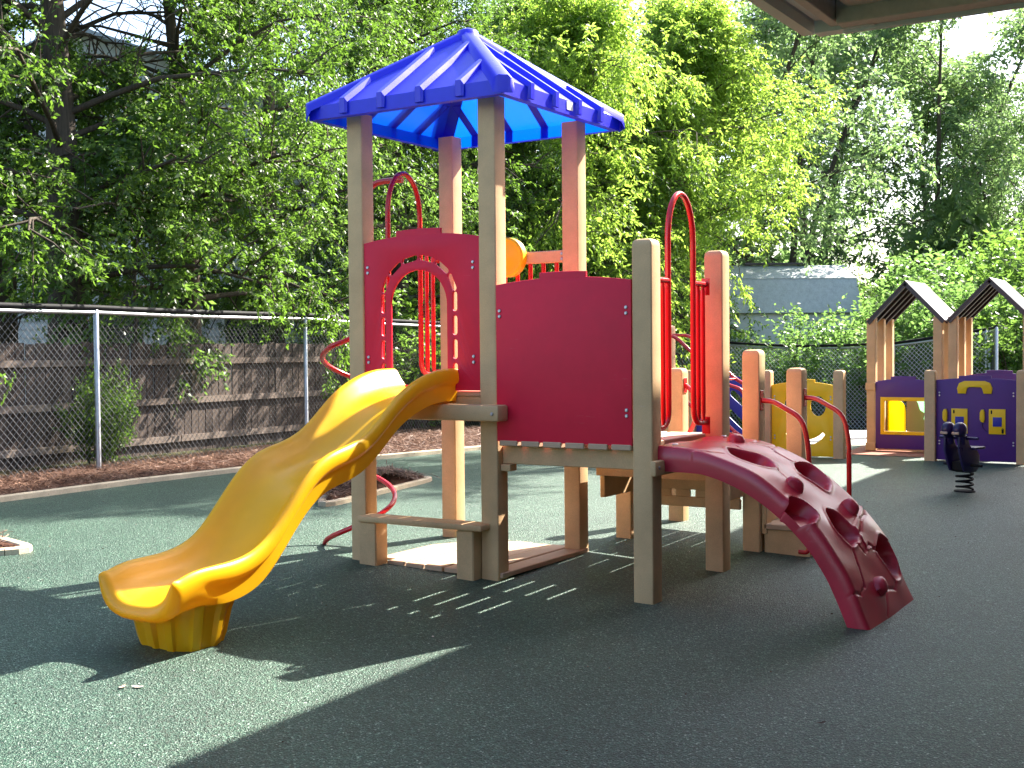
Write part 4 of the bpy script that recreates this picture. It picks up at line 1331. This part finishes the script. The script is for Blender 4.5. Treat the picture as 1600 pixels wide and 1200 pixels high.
MB().add([spnt(.9, SW / 2 - .12, zs3 + .02), spnt(2.6, SW / 2 - .12, zs3 + .02), spnt(2.6, SW / 2 + .12, zs3 + .02), spnt(.9, SW / 2 + .12, zs3 + .02), spnt(.9, SW / 2 - .12, zs3 + .07), spnt(2.6, SW / 2 - .12, zs3 + .07), spnt(2.6, SW / 2 + .12, zs3 + .07), spnt(.9, SW / 2 + .12, zs3 + .07)],
         [(3, 2, 1, 0), (4, 5, 6, 7), (0, 1, 5, 4), (1, 2, 6, 5), (2, 3, 7, 6), (3, 0, 4, 7)]).build('ridge_vent', M['dark_metal'], sh)

# school building on the right (mostly outside the frame; its eave shades the ground) with the porch the camera stands under
sb = thing('school_building', (5.0, 0, 0), 'taupe porch roof corner with grey boxed eave at the top right', 'building')
def eave_x(y): return .62 + KX * 5.0 - .03 * (y - 5.25)
wb = MB()
wb.add([(4.25, 1.2, -.3), (4.25, 13.4, -.3), (4.25, 13.4, 5.0), (4.25, 1.2, 5.0)], [(0, 1, 2, 3)])
wb.add([(4.25, 1.2, -.3), (4.25, 1.2, 5.0), (12, 1.2, 5.0), (12, 1.2, -.3)], [(0, 1, 2, 3)])
wb.add([(7.0, 1.2, -.3), (7.0, 1.2, 4.0), (7.0, -16, 4.0), (7.0, -16, -.3)], [(0, 1, 2, 3)])
wb.build('wall', M['brick'], sb)
ymin, ymax = .2, 13.6
prism_roof(sb, [(eave_x(ymin), ymin, 5.0), (eave_x(ymax), ymax, 5.0), (9.0, ymax, 7.2), (9.0, ymin, 7.2)], 'main_roof', M['shingle'], .12)
MB().add([(eave_x(ymin) + .05, ymin, 4.86), (eave_x(ymax) + .05, ymax, 4.86), (4.3, ymax, 4.86), (4.3, ymin, 4.86)], [(0, 1, 2, 3)]).build('soffit', M['white_paint'], sb)
for y in np.arange(2.4, 12, 3.2):
    wn = MB().box(4.215, 4.245, y, y + 1.5, 1.0, 2.4, .004).build('window', M['white_paint'], sb)
    MB().box(4.205, 4.214, y + .08, y + 1.42, 1.08, 2.32, 0).build('pane', M['glass'], wn)
# porch roof: boarded taupe soffit, end beam, grey eave box
prism_roof(sb, [(2.16, -.30, 3.34), (2.16, -16, 3.34), (7.0, -16, 4.2), (7.0, -.30, 4.2)], 'porch_roof', M['shingle'], .08)
for i in range(16):
    y1_ = -.52 - i * .98
    MB().box(2.36, 7.0, y1_ - .972, y1_, 3.075, 3.095, .003).build('soffit_board', M['tan_paint'], sb)
MB().box(2.30, 7.0, -.515, -.40, 3.005, 3.24, .006).build('end_beam', M['tan_paint'], sb)
MB().box(2.30, 7.0, -.397, -.370, 2.985, 3.30, .004).build('fascia_board', M['grey_paint'], sb)
MB().box(2.245, 2.297, -16, -.36, 3.02, 3.24, .004).build('eave_beam', M['tan_paint'], sb)
MB().box(2.17, 2.243, -16, -.43, 3.055, 3.15, .004).build('eave_board', M['grey_paint'], sb)
gt = MB()
gp = [(2.06, 3.14), (2.06, 3.05), (2.08, 3.015), (2.14, 3.015), (2.16, 3.05), (2.16, 3.14)]
n_ = len(gp); vs = [(x, -.34, z) for x, z in gp] + [(x, -16, z) for x, z in gp]
gt.add(vs, [(i, i + 1, n_ + i + 1, n_ + i) for i in range(n_ - 1)] + [tuple(range(n_))])
gt.build('gutter', M['white_paint'], sb)
MB().add([(2.165, -.335, 3.00), (2.46, -.335, 3.00), (2.165, -.335, 3.30), (2.165, -.42, 3.00), (2.46, -.42, 3.00), (2.165, -.42, 3.30)], [(0, 1, 2), (5, 4, 3), (0, 3, 4, 1), (1, 4, 5, 2), (2, 5, 3, 0)]).build('eave_return', M['grey_paint'], sb)
for y in (-7.9, -14.0):
    MB().box(2.34, 2.50, y, y + .16, -.1, 3.03, .01).build('porch_post', M['white_paint'], sb)

# ------------------------------------------------------------------ trees
def leaf_quads(rng, P, Dr, Lm, Wm, fold=.25):
    n_ = len(P)
    Ls = Lm * rng.uniform(.6, 1.25, n_)[:, None]; Ws = Wm * rng.uniform(.7, 1.2, n_)[:, None]
    Dr = Dr / np.linalg.norm(Dr, axis=1, keepdims=True)
    R_ = rng.normal(0, 1, (n_, 3)) + np.array([0, 0, .0])
    Sd = np.cross(Dr, R_); Sd /= np.linalg.norm(Sd, axis=1, keepdims=True) + 1e-9
    Nn = np.cross(Sd, Dr)
    v0 = P; v2 = P + Dr * Ls - np.array([0, 0, .12]) * Ls
    mid = P + Dr * Ls * .45
    v1 = mid + Sd * Ws * .5 + Nn * Ws * fold * .5; v3 = mid - Sd * Ws * .5 + Nn * Ws * fold * .5
    V = np.stack([v0, v1, v2, v3], 1).reshape(-1, 3)
    b_ = np.arange(n_)[:, None] * 4
    F = np.concatenate([b_ + [[0, 1, 2]], b_ + [[0, 2, 3]]], 1).reshape(-1, 3)
    return V, F

def poly_tubes(segs):
    """segs: list of (points, radii, sides) -> one mesh builder"""
    mb = MB()
    for pts, rs, n_ in segs: mb.tube(pts, rs, n_, cap=False)
    return mb

def make_tree(seed, H, r0, base, rad_, nl, nsub, ntw, nlf, Lm, Wm, droop, up=.45, lean=0.1, trunks=1, top=.92, keep=1.0):
    """returns (wood mesh, leaf mesh) with the trunk foot at the origin"""
    rng = np.random.default_rng(seed)
    segs = []
    limb_pts = []
    tr_paths = []
    for q in range(trunks):
        a = rng.uniform(0, 6.28); off = np.array([math.cos(a), math.sin(a), 0]) * (r0 * 1.1 if trunks > 1 else 0)
        ln_ = lean * (1.6 if trunks > 1 else 1)
        dirx = np.array([math.cos(a), math.sin(a), 0]) * ln_
        pts = []
        w = rng.normal(0, .05 * H / 8, (9, 2)); w[0] = 0
        w = np.cumsum(w, 0) * .6
        for i in range(9):
            t_ = i / 8
            pts.append(off + dirx * t_ * t_ * H * .5 + np.array([w[i, 0], w[i, 1], t_ * H * top]))
        pts = np.array(pts)
        rs = [r0 * (1.25 if i == 0 else 1) * (1 - .82 * (i / 8)) / (trunks ** .4) for i in range(9)]
        pts[0, 2] = -.3
        segs.append(([tuple(p) for p in pts], rs, 9)); tr_paths.append((pts, rs))
    twb = []; twd = []
    for i in range(nl):
        pts, rs = tr_paths[i % trunks]
        t_ = base / (H * top) + (1 - base / (H * top)) * ((i + .5) / nl) ** .9 * .97
        k = t_ * 8; k0 = min(7, int(k)); p0 = pts[k0] * (1 - (k - k0)) + pts[k0 + 1] * (k - k0)
        az = i * 2.39996 + rng.normal(0, .35)
        prof_ = math.sin(math.pi * min(1, (.18 + .82 * (1 - (t_ - base / H / top) / (1 - base / H / top))) ** .75 * .98)) ** .6 if False else (1 - ((t_ - .42) / .62) ** 2)
        lt = rad_ * max(.28, prof_) * rng.uniform(.72, 1.12)
        el = up + .9 * (t_ - .4) + rng.normal(0, .12)
        dd = np.array([math.cos(az) * math.cos(el), math.sin(az) * math.cos(el), math.sin(el)])
        lp = []
        for j in range(6):
            u = j / 5
            lp.append(p0 + dd * lt * u + np.array([0, 0, -droop * lt * u ** 2.2]) + rng.normal(0, .014 * lt, 3) * u)
        lp = np.array(lp)
        lr = max(.012, min(.055, rs[k0] * .34))
        segs.append(([tuple(p) for p in lp], [lr * (1 - .8 * j / 5) for j in range(6)], 6))
        for m_ in range(nsub):
            u = .22 + .78 * (m_ + rng.uniform(.1, .9)) / nsub
            kk = u * 5; k1 = min(4, int(kk)); q0 = lp[k1] * (1 - kk + k1) + lp[k1 + 1] * (kk - k1)
            ax = lp[k1 + 1] - lp[k1]; ax /= np.linalg.norm(ax) + 1e-9
            sd = rng.normal(0, 1, 3); sd -= ax * sd.dot(ax); sd /= np.linalg.norm(sd)
            dn = ax * .55 + sd * .8 + np.array([0, 0, .12 - droop * .5]); dn /= np.linalg.norm(dn)
            sl2 = lt * rng.uniform(.22, .42) * (1.15 - .5 * u)
            q1 = q0 + dn * sl2 * .5; q2 = q0 + dn * sl2 - np.array([0, 0, droop * sl2 * .5])
            segs.append(([tuple(q0), tuple(q1), tuple(q2)], [lr * .32, lr * .22, .004], 4))
            for w_ in range(ntw):
                if rng.uniform() > keep: continue
                v = rng.uniform(.15, 1.0)
                b_ = (q0 * (1 - v) + q2 * v) + rng.normal(0, .035 * rad_, 3)
                td = dn * .5 + rng.normal(0, .6, 3) + np.array([0, 0, .1 - droop * .9]); td /= np.linalg.norm(td)
                twb.append(b_); twd.append(td)
    twb = np.array(twb); twd = np.array(twd)
    n_ = len(twb)
    tl_ = Lm * rng.uniform(2.2, 4.6, n_)
    kf = np.tile(np.arange(nlf), n_)
    tb = np.repeat(twb, nlf, 0); td = np.repeat(twd, nlf, 0); tL = np.repeat(tl_, nlf)
    u = (kf + rng.uniform(0, 1, len(kf))) / nlf
    P = tb + td * (tL * u)[:, None] - np.array([0, 0, 1]) * (droop * tL * u * u * .8)[:, None] + rng.normal(0, Lm * .12, tb.shape)
    sd = np.cross(td, np.array([0, 0, 1.])); sd /= np.linalg.norm(sd, axis=1, keepdims=True) + 1e-9
    sgn = np.where(kf % 2 == 0, 1., -1.)[:, None]
    Dr = td * .55 + sd * sgn * .75 + rng.normal(0, .38, tb.shape) + np.array([0, 0, -.18 - droop * .5])
    V, F = leaf_quads(rng, P, Dr, Lm, Wm)
    ct = np.repeat(np.clip(rng.normal(.5, .2, n_), 0, 1), nlf)
    T = np.repeat(np.clip(ct + rng.normal(0, .16, len(ct)), 0, 1), 4)
    wm = poly_tubes(segs)
    me = bpy.data.meshes.new('trunk'); me.from_pydata(wm.v, [], wm.f); me.update()
    for p in me.polygons: p.use_smooth = True
    me.materials.append(M['bark'])
    return me, fast_mesh('crown', V, F, T), len(P)

def make_bush(seed, H, R_, nst, ntw, nlf, Lm, Wm, cone=0.0):
    rng = np.random.default_rng(seed)
    segs = []; twb = []; twd = []
    for i in range(nst):
        az = i * 2.4 + rng.normal(0, .3); sp = math.sqrt((i + .5) / nst)
        tipz = H * (rng.uniform(.62, 1.0) if not cone else 1) * (1 - .35 * sp ** 2) if not cone else H * (1 - cone * sp)
        tip = np.array([math.cos(az) * R_ * sp, math.sin(az) * R_ * sp, tipz])
        b0 = np.array([math.cos(az) * R_ * sp * .25, math.sin(az) * R_ * sp * .25, -.15])
        md = (b0 + tip) / 2 + np.array([math.cos(az), math.sin(az), 0]) * R_ * .18 * sp + np.array([0, 0, H * .08])
        segs.append(([tuple(b0), tuple(md), tuple(tip)], [.022, .014, .005], 5))
        for w_ in range(ntw):
            v = rng.uniform(.12, 1.0) ** .8
            c_ = b0 * (1 - v) ** 2 + md * 2 * v * (1 - v) + tip * v * v
            o_ = rng.normal(0, 1, 3); o_[2] *= .6; o_ /= np.linalg.norm(o_)
            twb.append(c_ + o_ * R_ * .16 * rng.uniform(.2, 1)); 
            d = o_ * .7 + np.array([math.cos(az), math.sin(az), 0]) * .35 * sp + np.array([0, 0, .45])
            twd.append(d / np.linalg.norm(d))
    twb = np.array(twb); twb[:, 2] = np.maximum(twb[:, 2], .03); twd = np.array(twd); n_ = len(twb)
    tl_ = Lm * rng.uniform(2., 4.2, n_)
    kf = np.tile(np.arange(nlf), n_)
    tb = np.repeat(twb, nlf, 0); td = np.repeat(twd, nlf, 0); tL = np.repeat(tl_, nlf)
    u = (kf + rng.uniform(0, 1, len(kf))) / nlf
    P = tb + td * (tL * u)[:, None] + rng.normal(0, Lm * .12, tb.shape)
    sd = np.cross(td, np.array([0, 0, 1.])); sd /= np.linalg.norm(sd, axis=1, keepdims=True) + 1e-9
    sgn = np.where(kf % 2 == 0, 1., -1.)[:, None]
    Dr = td * .6 + sd * sgn * .75 + rng.normal(0, .35, tb.shape) + np.array([0, 0, -.1])
    V, F = leaf_quads(rng, P, Dr, Lm, Wm)
    ct = np.repeat(np.clip(rng.normal(.5, .2, n_), 0, 1), nlf)
    T = np.repeat(np.clip(ct + rng.normal(0, .16, len(ct)), 0, 1), 4)
    wm = poly_tubes(segs)
    me = bpy.data.meshes.new('stem'); me.from_pydata(wm.v, [], wm.f); me.update(); me.materials.append(M['bark'])
    return me, fast_mesh('foliage', V, F, T), len(P)

def with_mat(me, mat):
    c_ = me.copy(); c_.materials.clear(); c_.materials.append(mat); return c_
KIND = {}
KIND['broad'] = make_tree(1, 11.0, .33, 2.3, 3.7, 46, 9, 15, 17, .078, .038, .26, .40)
KIND['broad2'] = make_tree(2, 10.0, .18, 2.0, 3.5, 44, 9, 14, 17, .074, .035, .32, .36)
KIND['yellow'] = make_tree(5, 10.5, .16, 1.0, 4.6, 64, 11, 13, 14, .120, .046, .42, .40)
KIND['open'] = make_tree(7, 15.0, .26, 4.0, 5.4, 32, 9, 10, 11, .20, .10, .20, .62, trunks=2, lean=.24, keep=.60)
KIND['open2'] = make_tree(8, 14.0, .24, 3.4, 5.2, 32, 9, 10, 11, .20, .10, .22, .58, trunks=3, lean=.32, keep=.60)
KIND['high'] = make_tree(12, 17.5, .28, 11.5, 3.6, 26, 8, 9, 9, .13, .065, .15, .30, lean=.26, keep=.8)
KIND['yellow2'] = make_tree(6, 11.0, .15, 4.0, 4.3, 56, 11, 13, 13, .120, .046, .30, .42)
KIND['sapling'] = make_tree(9, 5.2, .035, 1.2, 1.5, 22, 6, 7, 9, .11, .055, .35, .45)
KIND['bush'] = make_bush(20, 2.6, 1.7, 34, 26, 11, .13, .060)
KIND['bush2'] = make_bush(21, 3.4, 2.0, 38, 28, 11, .16, .075)
KIND['cedar'] = make_bush(22, 4.2, 1.2, 44, 30, 11, .11, .034, cone=.72)
for k in KIND: print('leaves', k, KIND[k][2])
def prune(me, t_, balls):
    """thin the leaves inside world-space balls"""
    n_ = len(me.vertices)
    co = np.empty(n_ * 3, np.float32); me.vertices.foreach_get('co', co); co = co.reshape(-1, 4, 3)
    ti = np.empty(n_, np.float32); me.attributes['tint'].data.foreach_get('value', ti); ti = ti.reshape(-1, 4)
    c_, s_ = math.cos(t_.rotation_euler.z), math.sin(t_.rotation_euler.z)
    q = co[:, 0, :] * np.array(t_.scale)
    wpos = np.c_[q[:, 0] * c_ - q[:, 1] * s_, q[:, 0] * s_ + q[:, 1] * c_, q[:, 2]] + np.array(t_.location)
    keep = np.ones(len(co), bool)
    rg = np.random.default_rng(5)
    for gp_ in balls:
        A0, A1 = np.array(gp_[:3]), np.array(gp_[3:6])
        v = A1 - A0
        t_2 = np.clip(((wpos - A0) @ v) / (v @ v), 0, 1)
        d_ = np.linalg.norm(wpos - A0 - t_2[:, None] * v, axis=1) / (gp_[6] + (gp_[7] - gp_[6]) * t_2)
        keep &= ~(d_ < .55 + .75 * rg.uniform(0, 1, len(co)) ** 1.5)
    V = co[keep].reshape(-1, 3); T = ti[keep].ravel()
    b_ = np.arange(int(keep.sum()))[:, None] * 4
    F = np.concatenate([b_ + [[0, 1, 2]], b_ + [[0, 2, 3]]], 1).reshape(-1, 3)
    m2 = fast_mesh(me.name, V, F, T)
    m2.materials.append(me.materials[0])
    return m2
# openings between the crowns of the left wood (tapered rods: end points, radii)
GAPS = [(-2.95, -0.7, 3.82, -20.84, 13.65, 9.82, 0.31, 1.09), (-2.67, -0.52, 3.86, -19.84, 14.29, 9.97, 0.32, 1.13), (-2.45, -0.39, 3.71, -19.08, 14.75, 9.44, 0.21, 0.73), (-2.82, -0.62, 3.64, -20.37, 13.93, 9.19, 0.22, 0.76), (-2.53, -0.45, 3.49, -19.36, 14.54, 8.66, 0.13, 0.47), (-3.27, -0.91, 3.65, -21.97, 12.93, 9.24, 0.1, 0.36), (-2.53, -0.47, 2.82, -19.35, 14.48, 6.29, 0.12, 0.44), (-2.46, -0.43, 2.76, -19.11, 14.62, 6.09, 0.08, 0.29), (-2.65, -0.58, 1.86, -19.79, 14.09, 2.91, 0.16, 0.58), (-3.31, -1.0, 1.6, -22.12, 12.6, 1.99, 0.18, 0.64), (-2.94, -0.76, 1.68, -20.79, 13.44, 2.29, 0.08, 0.29), (-2.12, -0.2, 3.17, -17.89, 15.44, 7.54, 0.06, 0.22)]
def tree(kind, mat, x, y, rot, sc, label, cat='tree', name='tree', group='trees and bushes around the playground', wood='trunk', leaf='crown', sz=None, dz=0, gaps=None):
    t_ = thing(name, (x, y, g(x, y) - .04 + dz), label, cat, group)
    t_.rotation_euler.z = rot
    t_.scale = (sc, sc, sz or sc)
    key = (kind, mat)
    if key not in CACHE:
        CACHE[key] = (KIND[kind][0], with_mat(KIND[kind][1], M[mat]))
    w_, l_ = CACHE[key]
    if gaps: l_ = prune(l_, t_, gaps)
    for nm, me in ((wood, w_), (leaf, l_)):
        o = bpy.data.objects.new(nm, me); COL.objects.link(o); o.parent = t_
    return t_
CACHE = {}
def bush(kind, mat, x, y, rot, sc, label, sz=None, dz=0):
    return tree(kind, mat, x, y, rot, sc, label, 'bush', 'shrub', 'trees and bushes around the playground', 'stem', 'foliage', sz, dz)
HROT = math.pi - float(np.random.default_rng(12).uniform(0, 6.28))
# left wood
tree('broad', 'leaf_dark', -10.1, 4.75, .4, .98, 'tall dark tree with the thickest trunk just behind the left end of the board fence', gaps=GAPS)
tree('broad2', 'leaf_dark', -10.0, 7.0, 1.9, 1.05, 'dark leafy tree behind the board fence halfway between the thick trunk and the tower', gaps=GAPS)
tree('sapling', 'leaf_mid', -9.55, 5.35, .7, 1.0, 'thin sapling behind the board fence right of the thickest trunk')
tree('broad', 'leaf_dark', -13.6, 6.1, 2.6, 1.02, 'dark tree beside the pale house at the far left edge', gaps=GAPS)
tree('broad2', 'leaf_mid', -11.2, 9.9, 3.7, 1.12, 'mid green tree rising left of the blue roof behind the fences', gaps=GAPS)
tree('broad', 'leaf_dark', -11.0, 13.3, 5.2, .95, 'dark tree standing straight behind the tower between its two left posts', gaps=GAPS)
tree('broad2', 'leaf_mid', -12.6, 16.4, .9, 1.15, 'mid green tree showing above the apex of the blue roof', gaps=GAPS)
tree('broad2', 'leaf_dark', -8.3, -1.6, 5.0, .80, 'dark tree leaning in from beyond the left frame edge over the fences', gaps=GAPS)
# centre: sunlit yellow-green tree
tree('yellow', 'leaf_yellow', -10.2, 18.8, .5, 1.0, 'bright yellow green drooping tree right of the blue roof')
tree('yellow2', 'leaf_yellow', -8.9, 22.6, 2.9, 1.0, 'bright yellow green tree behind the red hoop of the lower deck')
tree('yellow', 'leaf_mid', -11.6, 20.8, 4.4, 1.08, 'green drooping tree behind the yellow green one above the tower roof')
# right distance
tree('open', 'leaf_far', -9.0, 26.5, .3, .86, 'tall open tree with a dark leaning stem behind the yellow green trees')
tree('open2', 'leaf_far', -9.6, 32.5, 1.4, 1.0, 'many stemmed tree with dark fanning trunks above the shed')
tree('open', 'leaf_far', -10.6, 37.5, 2.2, 1.05, 'tall pale tree far behind the many stemmed one above the shed')
tree('open2', 'leaf_far', -5.9, 37.0, 3.0, .98, 'multi trunk tree with gaps of sky between the shed and the toy house')
tree('open', 'leaf_far', -4.6, 39.8, 4.1, .82, 'far tree with forked trunk straight above the first toy house roof')
tree('open', 'leaf_far', -3.0, 36.0, 5.3, .66, 'lower open tree at the right edge under the bright sky')
tree('high', 'leaf_mid', 1.75, 17.1, HROT, 1.0, 'tall tree beyond the school building whose high crown dapples the rubber ground')
tree('high', 'leaf_dark', 1.9, 20.4, HROT + .15, 1.05, 'taller second tree beyond the school building whose crown shades the mulch bed')
# bushes
bush('bush2', 'leaf_fresh', -5.2, 27.8, .3, 1.35, 'broad light green bush behind the shed roof right end', .95)
bush('bush2', 'leaf_fresh', -2.9, 26.3, 1.3, 1.25, 'rounded light green bush directly above the first toy house gable', 1.25)
bush('bush2', 'leaf_mid', -.9, 25.5, 2.3, 1.25, 'mid green bush above the second toy house roof at the right edge', 1.35)
bush('cedar', 'leaf_mid', -5.4, 25.9, 1.0, 1.0, 'pointed dark cedar bush beside the right end of the shed', 1.05)
bush('bush2', 'leaf_mid', -8.3, 27.6, 4.0, 1.3, 'dark green bush left of the shed behind the red hoop', 1.15)
bush('bush', 'leaf_fresh', -3.55, 22.0, .2, 1.05, 'light green bush behind the sagging fence left of the first toy house', 1.15)
bush('bush2', 'leaf_fresh', -2.0, 22.3, 3.2, .95, 'light green bush behind the fence between the toy house posts', .98)
bush('bush', 'leaf_mid', -.2, 22.0, 5.1, 1.1, 'mid green bush behind the corner post of the short fence run', 1.2)
bush('bush', 'leaf_fresh', -5.2, 21.9, 4.1, .95, 'bright leafy bush behind the sagging fence in front of the shed', 1.08)
bush('bush', 'leaf_fresh', -6.9, 22.2, 2.2, .95, 'light green low bush at the left foot of the shed', .84)
bush('bush2', 'leaf_mid', -9.9, 17.4, 1.1, .90, 'dense bush behind the chain link under the yellow green tree', .80)
bush('bush', 'leaf_mid', -9.6, 14.6, 2.0, 1.1, 'dense bush behind the chain link seen under the arch panel', 1.0)
bush('bush', 'leaf_dark', -9.5, 11.6, 3.3, 1.1, 'dark bush where the board fence ends left of the corkscrew climber', 1.0)
bush('bush', 'leaf_dark', -8.45, 3.9, .8, .27, 'small dark vine bush between the chain link and the board fence', .50)
bush('bush', 'leaf_fresh', -8.9, 15.9, 5.9, .42, 'small bright weed bush low behind the chain link right of post', .35)

# far wood
rngw = np.random.default_rng(77)
n_ = 60000
th_ = rngw.uniform(-1.30, .22, n_)
d_ = 46 + rngw.uniform(0, 9, n_) + 5 * np.sin(th_ * 9)
hmax = np.interp(th_, [-1.3, -.95, -.80, -.55, -.36, -.30, -.22, -.05, .22], [8, 7.0, 9.0, 10, 7.5, 5.0, 4.5, 4, 4]) + 1.6 * np.sin(th_ * 23) + 1.0 * np.sin(th_ * 57 + 1)
zz = hmax * rngw.uniform(0, 1, n_) ** .75
P = np.c_[CAM.x + np.sin(th_) * d_, CAM.y + np.cos(th_) * d_, zz - .5]
Dr = rngw.normal(0, 1, (n_, 3)) + np.array([0, 0, -.4])
V, F = leaf_quads(rngw, P, Dr, .62, .34)
cl = .5 + .25 * np.sin(th_ * 40 + zz * 1.3) + rngw.normal(0, .15, n_)
me = fast_mesh('far_wood', V, F, np.repeat(np.clip(cl, 0, 1), 4)); me.materials.append(M['leaf_far'])
props(link('far_wood', me, None), kind='stuff')

# ------------------------------------------------------------------ small things lying on the ground
rgl = np.random.default_rng(21)
n_ = 420
lx = rgl.uniform(-5.5, 4.2, n_); ly = rgl.uniform(-4.2, 8.0, n_)
P = np.c_[lx, ly, gz(lx, ly) + .004]
Dr = np.c_[rgl.normal(0, 1, (n_, 2)), rgl.uniform(0, .25, n_)]
V, F = leaf_quads(rgl, P, Dr, .014, .007, .5)
V[:, 2] = np.maximum(V[:, 2], gz(V[:, 0], V[:, 1]) + .002)
me = fast_mesh('ground_litter', V, F, np.repeat(rgl.uniform(0, 1, n_), 4))
props(link('ground_litter', me, M['straw']), kind='stuff')
def dry_leaf(x, y, sz, rot, label, curl=.3, mat='leaf_dry', dz=.004):
    vs = []; fs_ = []
    ol = [(-1, 0), (-.6, .32), (-.1, .42), (.3, .30), (.55, .42), (1, .02), (.5, -.35), (.2, -.28), (-.2, -.42), (-.7, -.28)]
    vs.append((0, 0, .02))
    for (u, v) in ol: vs.append((u, v, curl * (u * u * .6 + abs(v) * .8)))
    n2 = len(ol)
    fs_ = [(0, 1 + i, 1 + (i + 1) % n2) for i in range(n2)]
    R2 = Matrix.Rotation(rot, 3, 'Z')
    vv = []
    for v in vs:
        q = R2 @ Vector(v) * sz
        vv.append((x + q.x, y + q.y, g(x, y) + dz + q.z))
    o = MB().add(vv, fs_).build('fallen_leaf', M[mat])
    return props(o, label, 'leaf', 'leaves dropped on the rubber surface')
M['pale_leaf'] = plastic('pale_leaf', (.62, .50, .46), .7, .2, 30, .1, .3)
M['dark_leaf'] = plastic('dark_leaf', (.05, .028, .02), .7, .2, 30, .1, .3)
dry_leaf(-.178, -2.699, .030, .3, 'pale curled leaf on the ground in front of the slide foot', mat='pale_leaf')
dry_leaf(-.235, -2.735, .026, 1.9, 'small tan leaf beside the pale curled leaf near the slide foot', mat='leaf_dry')
dry_leaf(2.58, -1.62, .024, .9, 'dark dead leaf on the shaded surface at the right edge', .55, 'dark_leaf')
dry_leaf(.42, -1.28, .016, 2.2, 'tiny pale leaf on the shaded surface below the lower deck', mat='pale_leaf')
o = MB().tube([(-.62, -3.30, g(-.62, -3.3) + .006), (-.58, -3.33, g(-.6, -3.3) + .012), (-.54, -3.335, g(-.6, -3.3) + .005)], .003, 5).build('twig', M['bark'])
props(o, 'short dark twig on the sunlit surface at the lower left corner', 'twig')
